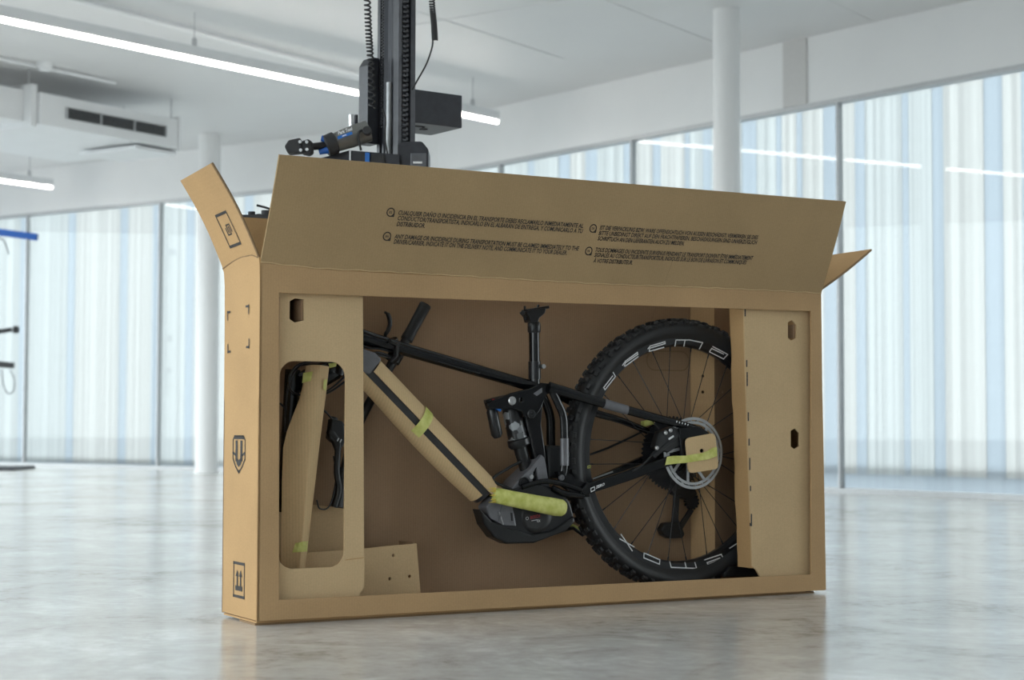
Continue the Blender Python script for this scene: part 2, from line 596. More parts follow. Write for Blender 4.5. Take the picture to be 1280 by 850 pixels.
LS = dS.length
dS.normalize()
window_run(P_LEFT, dS, [0.05 + (LS - 0.1) * k / 9 for k in range(10)], 'floor-length glazing along the side of the hall')


# translucent facade screens outside the glass: sheets, blue ones added to dim the gaps
def screen(name, label, a, d, s0, s1, dist, z0, z1, pattern, wide, narrow):
    nout = Vector((d.y, -d.x))
    if nout.dot(Vector((0, 6)) - a) > 0: nout = -nout
    b0 = a + d * s0 + nout * dist
    root = thing(name, label, 'facade screen', (b0.x, b0.y, 0))
    rng = random.Random(pattern)
    s_, ip = s0, 0
    def pt(x, off, z): q = a + d * x + nout * off; return (q.x, q.y, z)
    rail = MB()
    for zz in (z0 + 0.02, z1 - 0.06):
        rail.hexa([pt(s0, dist + 0.05, zz), pt(s1, dist + 0.05, zz), pt(s1, dist + 0.09, zz), pt(s0, dist + 0.09, zz),
                   pt(s0, dist + 0.05, zz + 0.04), pt(s1, dist + 0.05, zz + 0.04), pt(s1, dist + 0.09, zz + 0.04), pt(s0, dist + 0.09, zz + 0.04)])
    rail.build('screen_rail', 'duct', root)
    # frosted strip added at the screen foot to dim the open gap
    MB().hexa([pt(s0, dist, 0.0), pt(s1, dist, 0.0), pt(s1, dist + 0.004, 0.0), pt(s0, dist + 0.004, 0.0),
               pt(s0, dist, z0), pt(s1, dist, z0), pt(s1, dist + 0.004, z0), pt(s0, dist + 0.004, z0)]).build('foot_gap_dimmer', 'frost_c', root)
    ip = 0
    while s_ < s1:
        ip += 1
        if ip % 2:
            w, mt = rng.choice(wide), rng.choice(('frost_a', 'frost_a', 'frost_b'))
        else:
            w, mt = rng.choice(narrow), 'frost_c'  # blue sheet added in the gap to dim the bright sky
        q = MB().hexa([pt(s_, dist, z0), pt(s_ + w, dist, z0), pt(s_ + w, dist + 0.004, z0), pt(s_, dist + 0.004, z0),
                       pt(s_, dist, z1), pt(s_ + w, dist, z1), pt(s_ + w, dist + 0.004, z1), pt(s_, dist + 0.004, z1)])
        q.build('screen_panel', mt, root)
        s_ += w + 0.0005
    return root
screen('facade_screen', 'upright frosted sheets outside the far left windows', CORNER, LDIR, -0.13, LEN_L + 0.6, 0.9, 0.02, 3.6, 3, (0.55, 0.75, 0.62, 0.40), (0.07, 0.10, 0.13))
screen('facade_screen', 'upright frosted sheets outside the right-hand windows', CORNER, RDIR, -0.13, 9.5, 0.9, 0.11, 3.6, 11, (0.16, 0.22, 0.30, 0.36), (0.06, 0.10, 0.16))
for k, (dd, ln_) in enumerate(((LDIR, LEN_L), (RDIR, 17.5))):  # overhangs added out of view to keep sky light off the floor
    no_ = Vector((dd.y, -dd.x))
    if no_.dot(Vector((0, 6)) - CORNER) > 0: no_ = -no_
    q0_, q1_ = CORNER + dd * -0.3, CORNER + dd * (ln_ + 0.4)
    q2_, q3_ = q1_ + no_ * 1.15, q0_ + no_ * 1.15
    ov = MB().panel([tuple(q0_), tuple(q1_), tuple(q2_), tuple(q3_)], [], lambda x, y: (x, y, 3.60 + 0.12 * k), (0, 0, 0.10))
    props(ov.build('trim_%d' % (k + 2), 'paint'), 'unseen roof overhang added to block sky light outside the windows', 'trim', kind='structure')
gm = MB()
gm.box((-60, -50, -0.20), (60, 70, -0.14))
props(gm.build('ground', 'ground'), 'pale paving outside the building', 'ground', kind='structure')

# round columns
def column(x, y, r, label):
    b = thing('round_column', label, 'column', (x, y, 0), 'white structural columns')
    MB().lathe([(r, 0.0), (r, CEIL)], (x, y, 0), (0, 0, 1), 32).build('shaft', 'column', b, smooth=40)
    MB().lathe([(r + 0.012, 0.0), (r + 0.012, 0.02), (r, 0.022)], (x, y, 0), (0, 0, 1), 32).build('base_collar', 'column', b, smooth=40)
column(1.464, 11.87, 0.092, 'white round column standing behind the right half of the box')
column(-2.99, 17.16, 0.108, 'white round column by the far left windows behind the side flap')

# suspended linear lights: body, diffuser, hangers
def linear_light(a, b, label, hangers):
    a, b = Vector(a), Vector(b)
    root = thing('linear_light', label, 'ceiling light', tuple((a + b) / 2), 'suspended linear lights')
    MB().bar(a + Vector((0, 0, 0.055)), b + Vector((0, 0, 0.055)), 0.050, 0.075).build('housing', 'duct', root)
    MB().bar(a, b, 0.032, 0.020).build('diffuser', 'led', root, bevel=0.006)
    for h in hangers:
        p = a + (b - a) * h
        q = MB()
        q.cyl((p.x, p.y, p.z + 0.08), (p.x, p.y, CEIL), 0.004, 6)
        q.cyl((p.x, p.y, p.z + 0.085), (p.x, p.y, p.z + 0.15), 0.018, 10)
        q.build('hanger', 'mullion', root)
ld = Vector((0.6427, 0.7661, 0))
e1 = Vector((-0.125, 14.489, 3.0))
linear_light(e1 - ld * 9.0, e1, 'long lit linear light crossing the ceiling behind the repair stand', (0.02, 0.22, 0.45, 0.64, 0.83, 0.965))
e2 = Vector((-4.939, 18.66, 3.0))
linear_light(e2 - Vector((0.587, 0.8096, 0)) * 3.0, e2, 'short lit linear light end below the air unit at left', (0.3, 0.9))

# air unit with outlet grille, hung under the ceiling
NL = Vector((0.5708, 0.8211, 0))
NQ = Vector((-0.8211, 0.5708, 0))
ac0 = Vector((-3.78, 13.95, 0))
acb = thing('air_unit', 'white ceiling air unit with a long dark outlet grille', 'air conditioner', (ac0.x, ac0.y, 2.87))
def acp(s_, q, z): p = ac0 + NL * s_ + NQ * q; return (p.x, p.y, z)
def acbox(m, s0, s1, q0, q1, z0, z1):
    return m.hexa([acp(s0, q0, z0), acp(s1, q0, z0), acp(s1, q1, z0), acp(s0, q1, z0), acp(s0, q0, z1), acp(s1, q0, z1), acp(s1, q1, z1), acp(s0, q1, z1)])
acbox(MB(), -0.02, 1.50, 0.0, 1.45, 2.88, 3.14).build('casing', 'duct', acb, bevel=0.008)
acbox(MB(), -2.6, -0.06, 0.12, 0.95, 2.90, 3.16).build('duct_section', 'duct', acb, bevel=0.008)
acbox(MB(), -0.09, -0.03, 0.03, 0.85, 2.86, 3.20).build('flange', 'duct', acb)
acbox(MB(), 1.50, 1.53, -0.01, 0.77, 2.86, 3.16).build('flange', 'duct', acb)
acbox(MB(), 1.05, 1.53, 0.05, 0.75, 2.83, 2.858).build('drip_tray', 'duct', acb)
gr = acbox(MB(), 0.24, 1.34, -0.006, 0.0, 2.965, 3.055).build('grille_recess', 'slot', acb)
for k in range(6):
    z = 2.972 + k * 0.0145
    acbox(MB(), 0.24, 1.34, -0.018, -0.006, z, z + 0.005).build('grille_slat', 'slat', gr)
for s_ in (0.235, 0.60, 0.97, 1.335):
    acbox(MB(), s_, s_ + 0.012, -0.022, -0.004, 2.962, 3.058).build('grille_divider', 'mullion', gr)
for s_, q in ((-0.06, 0.1), (1.51, 0.1), (-2.0, 0.1), (1.51, 0.7)):
    p = acp(s_, q, 0)
    MB().cyl((p[0], p[1], 2.95), (p[0], p[1], CEIL), 0.006, 8).build('hanger_rod', 'mullion', acb)
    MB().cyl((p[0], p[1], 2.92), (p[0], p[1], 2.96), 0.018, 8).build('rod_nut', 'mullion', acb)

# conduit pipe and smoke detector
cp = MB().tube([(-4.6, 9.0, 3.295), (-2.883, 11.525, 3.295), (-1.875, 13.059, 3.295), (-0.9, 14.5, 3.295)], 0.022, 10)
cpo = cp.build('ceiling_conduit', 'duct', smooth=60)
props(cpo, 'white conduit pipe clipped along the ceiling above the long light', 'pipe')
cp2 = MB().tube([(-5.6, 11.2, 3.305), (-4.4, 12.85, 3.305), (-3.75, 13.75, 3.305), (-3.3, 14.4, 3.305)], 0.014, 8)
props(cp2.build('ceiling_conduit', 'duct', smooth=60), 'thin white conduit running to the smoke detector', 'pipe')
sd = thing('smoke_detector', 'small white smoke detector on the ceiling', 'smoke detector', (-3.70, 13.70, CEIL - 0.07))
MB().lathe([(0.062, 0.07), (0.062, 0.035), (0.05, 0.03)], (-3.70, 13.70, CEIL - 0.07), (0, 0, 1), 20).build('mount', 'duct', sd, smooth=40)
MB().lathe([(0.05, 0.03), (0.048, 0.008), (0.03, 0.0), (0.0, 0.0)], (-3.70, 13.70, CEIL - 0.07), (0, 0, 1), 20).build('sensor_cap', 'duct', sd, smooth=40)
# ceiling panel joints: shallow battens forming the panel grid at the right
for k in range(5):
    p0 = Vector((-0.2 + k * 1.1, 12.6 - k * 0.6, 0))
    MB().bar((p0.x - 1.3, p0.y - 1.9, CEIL - 0.002), (p0.x + 0.6, p0.y + 0.9, CEIL - 0.002), 0.012, 0.004).build('panel_joint', 'ceil', CEILING)
for k in range(3):
    p0 = Vector((0.3 + k * 0.5, 11.6 - k * 1.3, 0))
    MB().bar((p0.x - 1.0, p0.y + 0.75, CEIL - 0.002), (p0.x + 2.5, p0.y - 1.8, CEIL - 0.002), 0.010, 0.004).build('panel_joint', 'ceil', CEILING)

# ------------------------------------------------------------------ bicycle carton
L_, D_, H_ = 1.760, 0.240, 0.880
T = 0.006
box = local_thing('bicycle_box', 'large open brown cardboard bicycle box with a window cut in its front', 'cardboard box', (0.88, 0.12, 0.0))

# front panel with the big opening
outer = [(0.0, 0.011), (1.767, 0.008), (1.7635, 0.25), (1.7575, 0.60), (1.755, 0.877), (1.30, 0.878), (0.85, 0.874), (0.45, 0.872), (0.20, 0.873), (0.08, 0.878), (0.0, 0.882)]
hole = [(0.0578, 0.0603), (1.7114, 0.0559), (1.7166, 0.8218), (0.85, 0.8145), (0.0504, 0.81)]
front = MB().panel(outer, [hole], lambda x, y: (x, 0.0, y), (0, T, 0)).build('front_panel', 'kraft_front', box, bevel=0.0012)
MB().box((0.03, T, 0.075), (0.0545, T + 0.012, 0.80)).build('folded_edge', 'kraft_in', front)

# left end panel: bowed slightly at the top where the flap bends out
def endpanel(m, u, outward, pts):
    return m.panel(pts, [], lambda x, y: (u, x, y), (-outward * T, 0, 0))
lp = MB()
rows = [(0.013, 0.0), (0.25, 0.0), (0.55, 0.0), (0.75, -0.0005), (0.84, -0.0015), (0.875, -0.004), (0.893, -0.008)]
cols = [0.0, 0.03, 0.08, 0.13, 0.18, 0.22, 0.24]
def crease_z(v): return 0.905 - 0.020 * max(0.0, (v - 0.10) / 0.14) ** 1.5 - 0.010 * max(0, (0.04 - v) / 0.04)
vs_, fs = [], []
for zi, (z, du) in enumerate(rows):
    for v in cols:
        zz = z if zi < len(rows) - 1 else crease_z(v)
        dd = du * (0.4 + 0.6 * min(1, v / 0.10))
        vs_.append((dd, v, zz))
nv = len(vs_)
vs_ += [(x + T, y, z) for x, y, z in vs_]
nc = len(cols)
for i in range(len(rows) - 1):
    for j in range(nc - 1):
        a_ = i * nc + j
        fs.append((a_, a_ + 1, a_ + nc + 1, a_ + nc))
        fs.append((nv + a_, nv + a_ + nc, nv + a_ + nc + 1, nv + a_ + 1))
for i in range(len(rows) - 1):
    for j in (0, nc - 1):
        a_ = i * nc + j
        fs.append((a_, a_ + nc, nv + a_ + nc, nv + a_))
for j in range(nc - 1):
    for i in (0, len(rows) - 1):
        a_ = i * nc + j
        fs.append((a_, a_ + 1, nv + a_ + 1, nv + a_))
lp.add(vs_, fs)
left_panel = lp.build('end_panel', 'kraft', box, smooth=50)
right_panel = MB().hexa([(1.767 - T, 0.002, 0.008), (1.767, 0.002, 0.008), (1.767, D_, 0.008), (1.767 - T, D_, 0.008),
                         (1.755 - T, 0.002, 0.88), (1.755, 0.002, 0.88), (1.755, D_, 0.88), (1.755 - T, D_, 0.88)]).build('end_panel', 'kraft', box, bevel=0.001)
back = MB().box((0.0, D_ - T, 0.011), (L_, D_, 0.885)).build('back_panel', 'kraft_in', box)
# embossed hand-hole score on the back panel
hh = Vector((1.37, 0.6765))
MB().ribbon(rrect(hh.x - 0.075, hh.y - 0.028, hh.x + 0.075, hh.y + 0.028, 0.027), 0.004, lambda x, y: (x, D_ - T - 0.0012, y), closed=True).build('hand_hole_score', 'kraft_edge', back)
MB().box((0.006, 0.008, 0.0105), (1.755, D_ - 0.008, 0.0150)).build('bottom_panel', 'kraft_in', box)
# folded bottom flaps showing as thin layers under the box
MB().box((0.002, 0.016, 0.0), (1.735, 0.12, 0.0045)).build('bottom_flap', 'kraft_edge', box)  # dark colour paints in the shadow gap under the box front
MB().box((0.004, 0.012, 0.0052), (1.70, D_ - 0.004, 0.0098)).build('bottom_flap', 'kraft', box)

# top front flap, raised and leaning forward over the opening
TL, TR = Vector((0.012, -0.088, 1.136)), Vector((1.762, -0.104, 1.1356))
def flap_pt(s_, t):
    # s along the crease 0..1, t up the flap 0..1
    u = s_
    zc = 0.882 - 0.010 * min(1.0, s_ / 0.09) + 0.002 * math.sin(s_ * 9.0) + 0.004 * max(0, s_ - 0.6)
    lo = Vector((0.001 + 1.753 * u, 0.0, zc))
    hi = TL.lerp(TR, u)
    p = lo.lerp(hi, t)
    bow = 0.006 * math.sin(PI * u) * t * t - 0.004 * math.sin(PI * t)
    return Vector((p.x, p.y + bow, p.z))
flap_n = (Vector((1, 0, 0)).cross(TL - Vector((0, 0, 0.882)))).normalized()   # points toward the front
if flap_n.y > 0: flap_n = -flap_n
fm_ = MB()
ns, nt_ = 40, 8
vs_ = [flap_pt(i / ns, j / nt_) for j in range(nt_ + 1) for i in range(ns + 1)]
nv = len(vs_)
vs_ += [q - flap_n * T for q in vs_]
fs = []
W_ = ns + 1
for j in range(nt_):
    for i in range(ns):
        a_ = j * W_ + i
        fs.append((a_, a_ + 1, a_ + W_ + 1, a_ + W_))
        fs.append((nv + a_, nv + a_ + W_, nv + a_ + W_ + 1, nv + a_ + 1))
for i in range(ns):
    for j in (0, nt_):
        a_ = j * W_ + i
        fs.append((a_, a_ + 1, nv + a_ + 1, nv + a_))
for j in range(nt_):
    for i in (0, ns):
        a_ = j * W_ + i
        fs.append((a_, a_ + W_, nv + a_ + W_, nv + a_))
fm_.add(vs_, fs)
flap = fm_.build('top_flap', 'kraft_flap_shaded', box, smooth=40)
# pale scored crease line along the hinge
cr = MB()
cr.tube([flap_pt(i / 60, 0.006) + flap_n * 0.0005 + Vector((0, 0, 0.0012 * math.sin(i * 2.3))) for i in range(61)], 0.0018, 6)
cr.build('crease', 'kraft_pale', box, smooth=60)

# printed warnings on the raised flap, in four languages
flap_h = (TL - Vector((0, 0, 0.882))).length
def fprint(u0, t0):
    # 2D print coordinates (metres along, metres up) from a start point on the flap
    def fn(x, y):
        return flap_pt(u0 + x / 1.753, t0 + y / flap_h) + flap_n * 0.0006
    return fn
LINES = [
    # (u start, t baseline, width, text)
    ('es', 0.1943, 0.541, 0.548, 'CUALQUIER DAÑO O INCIDENCIA EN EL TRANSPORTE DEBES RECLAMARLO INMEDIATAMENTE AL'),
    ('es', 0.1948, 0.490, 0.549, 'CONDUCTOR/TRANSPORTISTA, INDICARLO EN EL ALBARÁN DE ENTREGA, Y COMUNICARLO A TU'),
    ('es', 0.1950, 0.4356, 0.080, 'DISTRIBUIDOR.'),
    ('en', 0.1951, 0.319, 0.548, 'ANY DAMAGE OR INCIDENCE DURING TRANSPORTATION MUST BE CLAIMED IMMEDIATELY TO THE'),
    ('en', 0.1957, 0.270, 0.513, 'DRIVER/CARRIER, INDICATE IT ON THE DELIVERY NOTE, AND COMMUNICATE IT TO YOUR DEALER.'),
    ('de', 0.5370, 0.536, 0.530, 'IST DIE VERPACKUNG BZW. WARE OFFENSICHTLICH VON AUSSEN BESCHÄDIGT, VERMERKEN SIE DIES'),
    ('de', 0.5370, 0.483, 0.530, 'BITTE UNBEDINGT DIREKT AUF DEN FRACHTPAPIEREN. BESCHÄDIGUNGEN SIND UNVERZÜGLICH'),
    ('de', 0.5372, 0.430, 0.283, 'SCHRIFTLICH AN DEN LIEFERANTEN AUCH ZU MELDEN.'),
    ('fr', 0.5374, 0.318, 0.530, 'TOUS DOMMAGES OU INCIDENTS SURVENUS PENDANT LE TRANSPORT DOIVENT ÊTRE IMMÉDIATEMENT'),
    ('fr', 0.5377, 0.268, 0.529, 'SIGNALÉS AU CONDUCTEUR/TRANSPORTEUR, INDIQUÉS SUR LE BON DE LIVRAISON ET COMMUNIQUÉS'),
    ('fr', 0.5382, 0.211, 0.127, 'À VOTRE DISTRIBUTEUR.'),
]
for lang, u0, t0, w, body in LINES:
    text_mb(body, w, 0.0115, fprint(u0, t0), shear=0.18, bold=0.02).build('printed_line', 'ink', flap)
for lang, u0, t0 in (('ES', 0.182, 0.5587), ('EN', 0.1833, 0.3344), ('DE', 0.5251, 0.5431), ('FR', 0.5259, 0.3205)):
    fn = fprint(u0, t0)
    m = MB()
    ring = [(0.010 * math.cos(a), 0.010 * math.sin(a)) for a in [k * PI / 12 for k in range(-4, 19)]] + [(0.010, -0.010), (0.010, -0.004)]
    m.ribbon(ring, 0.0026, fn, closed=True)
    tm = text_mb(lang, 0.008, 0.0055, lambda x, y: fn(x - 0.004, y - 0.0028), bold=0.02)
    m.add(tm.v, tm.f)
    m.build('language_badge', 'ink', flap)

# left side flap, bent outward
LF = [Vector((-0.002, 0.004, 0.893)), Vector((-0.012, 0.236, 0.886)), Vector((-0.1234, 0.238, 1.1025)), Vector((-0.1281, 0.002, 1.1162))]
def lf_pt(s_, t):
    lo = Vector((-0.004 - 0.004 * s_, 0.004 + 0.232 * s_, crease_z(0.004 + 0.232 * s_) - 0.002))
    hi = LF[3].lerp(LF[2], s_)
    p = lo.lerp(hi, t)
    return p + Vector((0.006 * math.sin(PI * t), 0, 0.004 * math.sin(PI * t)))
lfn = (LF[1] - LF[0]).cross(LF[3] - LF[0]).normalized()
if lfn.x > 0: lfn = -lfn
def grid_sheet(fn, ns, nt, off):
    m = MB()
    W = ns + 1
    A = [fn(i / ns, j / nt) for j in range(nt + 1) for i in range(W)]
    n = len(A)
    A = A + [q + off for q in A]
    F = []
    for j in range(nt):
        for i in range(ns):
            a_ = j * W + i
            F.append((a_, a_ + 1, a_ + W + 1, a_ + W))
            F.append((n + a_, n + a_ + W, n + a_ + W + 1, n + a_ + 1))
    for i in range(ns):
        for j in (0, nt):
            a_ = j * W + i
            F.append((a_, a_ + 1, n + a_ + 1, n + a_))
    for j in range(nt):
        for i in (0, ns):
            a_ = j * W + i
            F.append((a_, a_ + W, n + a_ + W, n + a_))
    return m.add(A, F)
sflap = grid_sheet(lf_pt, 6, 8, -lfn * T).build('side_flap', 'kraft', box, smooth=40)
MB().tube([lf_pt(k / 12, 0.004) + lfn * 0.0006 for k in range(13)], 0.0016, 6).build('crease', 'kraft_edge', sflap)
# dark cut edge of that flap
ce = MB()
ce.tube([lf_pt(0, t / 10) - lfn * (T * 0.5) for t in range(0, 11)], 0.0034, 6)
ce.build('cut_edge', 'kraft_edge', sflap)
sf = lambda s_, t: lf_pt(s_, t) + lfn * 0.0008
m = MB()
for a_, b_ in (((0.32, 0.14), (0.32, 0.50)), ((0.63, 0.14), (0.63, 0.50))):
    m.add([sf(a_[0] - 0.008, a_[1]), sf(a_[0] + 0.008, a_[1]), sf(b_[0] + 0.008, b_[1]), sf(b_[0] - 0.008, b_[1])], [(0, 1, 2, 3)])
for t0, t1 in ((0.135, 0.165), (0.485, 0.515)):
    m.add([sf(0.312, t0), sf(0.638, t0), sf(0.638, t1), sf(0.312, t1)], [(0, 1, 2, 3)])
def fbar(s0_, s1_, t0, t1):
    m.add([sf(s0_, t0), sf(s1_, t0), sf(s1_, t1), sf(s0_, t1)], [(0, 1, 2, 3)])
for k, (t0, t1) in enumerate(((0.285, 0.375), (0.262, 0.352), (0.285, 0.375), (0.262, 0.345))):   # striped emblem in the middle
    s0_ = 0.395 + 0.042 * k
    fbar(s0_, s0_ + 0.024, t0, t1)
fbar(0.395, 0.503, 0.362, 0.378)
fbar(0.437, 0.545, 0.258, 0.273)
m.build('printed_frame_mark', 'ink', sflap)

# right side flap, bent far outward
RF = [Vector((1.757, 0.004, 0.884)), Vector((1.757, 0.236, 0.884)), Vector((1.985, 0.238, 1.014)), Vector((1.951, 0.002, 1.0115))]
rfn = (RF[1] - RF[0]).cross(RF[3] - RF[0]).normalized()
if rfn.z > 0: rfn = -rfn
def rf_pt(s_, t):
    p = RF[0].lerp(RF[1], s_).lerp(RF[3].lerp(RF[2], s_), t)
    return p + Vector((0, 0, -0.004 * math.sin(PI * t)))
rflap = grid_sheet(rf_pt, 4, 8, -rfn * T).build('side_flap', 'kraft', box, smooth=40)
ce = MB()
ce.tube([rf_pt(0, t / 10) - rfn * (T * 0.5) for t in range(0, 11)], 0.0034, 6)
ce.build('cut_edge', 'kraft_edge', rflap)
# back flap, standing up behind
grid_sheet(lambda s_, t: Vector((0.004 + 1.75 * s_, D_ - 0.003 + 0.11 * t, 0.884 + 0.15 * t)), 8, 3, Vector((0, T, 0))).build('back_flap', 'kraft', box)

# printed marks on the left end panel
def ep(x, y): return (-0.0012 - 0.0016 * max(0.0, min(1.0, (y - 0.55) / 0.25)), x, y)
def line(m, p, q, w): m.ribbon([p, q], w, ep)
m = MB()
for (cx, cy), (hx, hy), (wx, wy) in (((0.2156, 0.7735), (0.215, 0.7526), (0.199, 0.7734)), ((0.0689, 0.7814), (0.0683, 0.7616), (0.0862, 0.7806)),
                                     ((0.2119, 0.669), (0.2125, 0.6886), (0.1954, 0.6685)), ((0.0655, 0.6763), (0.066, 0.6969), (0.0817, 0.6753))):
    sg = 1 if hy < cy else -1
    m = MB()
    m.ribbon([(cx, cy), (cx, hy)], 0.0045, ep)
    m.ribbon([(cx, cy - sg * 0.002), (wx, cy - sg * 0.002)], 0.0055, ep)
    m.build('corner_mark', 'ink', left_panel)
# shield emblem
m = MB()
sc_, sz_ = Vector((0.1286, 0.4124)), 0.0
def sh(x, y): return (sc_.x - x, sc_.y + y)      # x to the right in view = toward the front
hw_, hh_ = 0.041, 0.046
outl = [(-0.75, 0.98), (0.75, 0.98), (1.0, 0.78), (1.0, -0.25), (0.55, -0.65), (0.0, -1.0), (-0.55, -0.65), (-1.0, -0.25), (-1.0, 0.78)]
m.ribbon([sh(x * hw_, y * hh_) for x, y in outl], 0.0042, ep, closed=True)
m.ribbon([sh(-0.72 * hw_, 0.93 * hh_), sh(0.72 * hw_, 0.93 * hh_)], 0.0095, ep)
m.ribbon([sh(-0.40 * hw_, 0.62 * hh_), sh(-0.40 * hw_, -0.25 * hh_)], 0.0135, ep)
m.ribbon([sh(0.40 * hw_, 0.62 * hh_), sh(0.40 * hw_, -0.25 * hh_)], 0.0135, ep)
m.poly([sh(-0.56 * hw_, -0.22 * hh_), sh(-0.30 * hw_, -0.55 * hh_), sh(0, -0.68 * hh_), sh(0.30 * hw_, -0.55 * hh_), sh(0.56 * hw_, -0.22 * hh_), sh(0.2 * hw_, -0.22 * hh_), sh(0, -0.32 * hh_), sh(-0.2 * hw_, -0.22 * hh_)], ep)
m.ribbon([sh(-1.0 * hw_, 0.10 * hh_), sh(-0.55 * hw_, -0.04 * hh_)], 0.006, ep)
m.ribbon([sh(1.0 * hw_, 0.10 * hh_), sh(0.55 * hw_, -0.04 * hh_)], 0.006, ep)
m.poly([sh(-0.35 * hw_, -0.78 * hh_), sh(0, -1.05 * hh_), sh(0.35 * hw_, -0.78 * hh_), sh(0, -0.86 * hh_)], ep)
m.build('shield_emblem', 'ink', left_panel)
# this-way-up mark
m = MB()
a0, a1 = Vector((0.1565, 0.1446)), Vector((0.0836, 0.0588))
x0_, x1_, z0_, z1_ = a1.x, a0.x, a1.y, a0.y
m.ribbon([(x0_, z0_), (x0_, z1_)], 0.004, ep)
m.ribbon([(x1_, z0_), (x1_, z1_)], 0.004, ep)
m.ribbon([(x0_, z0_ + 0.002), (x1_, z0_ + 0.002)], 0.007, ep)
m.ribbon([(x0_, z1_ - 0.002), (x1_, z1_ - 0.002)], 0.007, ep)
xm, zm, zh = (x0_ + x1_) / 2, z0_, z1_ - z0_
for sx in (-1, 1):
    xs = xm + sx * 0.0115
    m.ribbon([(xs, zm + 0.30 * zh), (xs, zm + 0.62 * zh)], 0.0075, ep)
    m.poly([(xs - 0.011, zm + 0.60 * zh), (xs + 0.011, zm + 0.60 * zh), (xs, zm + 0.79 * zh)], ep)
m.add([ep(xm - 0.024, zm + 0.19 * zh), ep(xm + 0.024, zm + 0.19 * zh), ep(xm + 0.024, zm + 0.33 * zh), ep(xm - 0.024, zm + 0.33 * zh)], [(0, 1, 2, 3)])
m.build('this_way_up_mark', 'ink', left_panel)

# ------------------------------------------------------------------ cardboard inserts in the carton
VI = 0.020
ins = local_thing('cardboard_insert', 'tall cardboard insert at the left with a rounded window over the fork', 'cardboard insert', (0.15, 0.05, 0.018))
def iq(x, y): return (x, VI, y)
wl, wb_ = 0.062, 0.150
ww = rrect(wl, (0.1735, 0.1329)[1], (0.239, 0.3487)[0], (0.1691, 0.644)[1], 0.038, 6)
hz_ = Vector((0.1046, 0.7696))
hand = [(hz_.x - 0.018, hz_.y - 0.022), (hz_.x - 0.004, hz_.y - 0.030), (hz_.x + 0.020, hz_.y - 0.024), (hz_.x + 0.020, hz_.y + 0.028), (hz_.x - 0.004, hz_.y + 0.030), (hz_.x - 0.018, hz_.y + 0.022)]
io = [(0.030, 0.022), ((0.2764, 0.0522)[0], 0.022), (0.2829, 0.0658), (0.2949, 0.0793), (0.2892, 0.5494), ((0.285, 0.8083)[0], 0.845), (0.030, 0.845)]
face = MB().panel(io, [ww, hand], iq, (0, T, 0)).build('front_face', 'kraft_pale', ins, bevel=0.0008)
MB().ribbon([(0.2427, 0.1492), (0.291, 0.1534)], 0.0025, lambda x, y: (x, VI - 0.0007, y)).build('score_line', 'kraft', face)
MB().box((0.024, VI, 0.022), (0.030, 0.225, 0.845)).build('side_return', 'kraft_pale', ins)
MB().hexa([(hz_.x + 0.016, VI + T + 0.001, hz_.y - 0.023), (hz_.x + 0.020, VI + T + 0.001, hz_.y - 0.023), (hz_.x + 0.016, VI + 0.045, hz_.y - 0.026), (hz_.x + 0.012, VI + 0.045, hz_.y - 0.026),
           (hz_.x + 0.016, VI + T + 0.001, hz_.y + 0.027), (hz_.x + 0.020, VI + T + 0.001, hz_.y + 0.027), (hz_.x + 0.016, VI + 0.045, hz_.y + 0.026), (hz_.x + 0.012, VI + 0.045, hz_.y + 0.026)]).build('punched_tab', 'kraft_in', ins)

pk = MB()  # closed pocket added behind the hole to block light and darken it
for lo_b, hi_b in (((hz_.x - 0.030, VI + T, hz_.y - 0.042), (hz_.x - 0.026, 0.16, hz_.y + 0.042)), ((hz_.x + 0.028, VI + T, hz_.y - 0.042), (hz_.x + 0.032, 0.16, hz_.y + 0.042)),
                   ((hz_.x - 0.030, VI + T, hz_.y - 0.046), (hz_.x + 0.032, 0.16, hz_.y - 0.042)), ((hz_.x - 0.030, VI + T, hz_.y + 0.042), (hz_.x + 0.032, 0.16, hz_.y + 0.046)),
                   ((hz_.x - 0.030, 0.16, hz_.y - 0.046), (hz_.x + 0.032, 0.164, hz_.y + 0.046))):
    pk.box(lo_b, hi_b)
pk.build('hole_light_block', 'kraft_in', ins)
# right column insert
VR = 0.018
insr = local_thing('cardboard_insert', 'tall cardboard column insert at the right covering part of the wheel', 'cardboard insert', (1.6, 0.05, 0.018))
def tab_hole(c, w=0.016, h=0.030):
    return [(c[0] - w, c[1] - h * 0.75), (c[0] - w * 0.2, c[1] - h), (c[0] + w, c[1] - h * 0.72), (c[0] + w, c[1] + h * 0.55), (c[0] - w * 0.1, c[1] + h), (c[0] - w, c[1] + h * 0.78)]
h1, h2 = (1.661, 0.7648), (1.6694, 0.449)
ro = [(1.5419, 0.0522), (1.738, 0.030), (1.732, 0.845), ((1.4854, 0.8356)[0], 0.845), (1.4877, 0.7207), (1.4978, 0.423), (1.5056, 0.2403), (1.512, 0.0853), (1.5248, 0.0757)]
rface = MB().panel(ro, [tab_hole(h1), tab_hole(h2)], lambda x, y: (x, VR, y), (0, T, 0)).build('front_face', 'kraft_pale', insr, bevel=0.0008)
fl = MB()
n_ = 24
A, Bk = [], []
rng = random.Random(4)
u_top, u_bot = (1.4882, 0.8173)[0], (1.5133, 0.0693)[0]
for i in range(n_ + 1):
    t = i / n_
    z = 0.080 + (0.845 - 0.080) * t
    uu = u_bot + (u_top - u_bot) * min(1, max(0, (z - 0.06) / 0.76))
    A.append((uu, VR + 0.001, z))
    Bk.append((uu - 0.002, 0.087 + rng.uniform(-0.003, 0.003), z))
V_ = A + Bk + [(x + T, y, z) for x, y, z in A] + [(x + T, y, z) for x, y, z in Bk]
k_ = n_ + 1
F_ = []
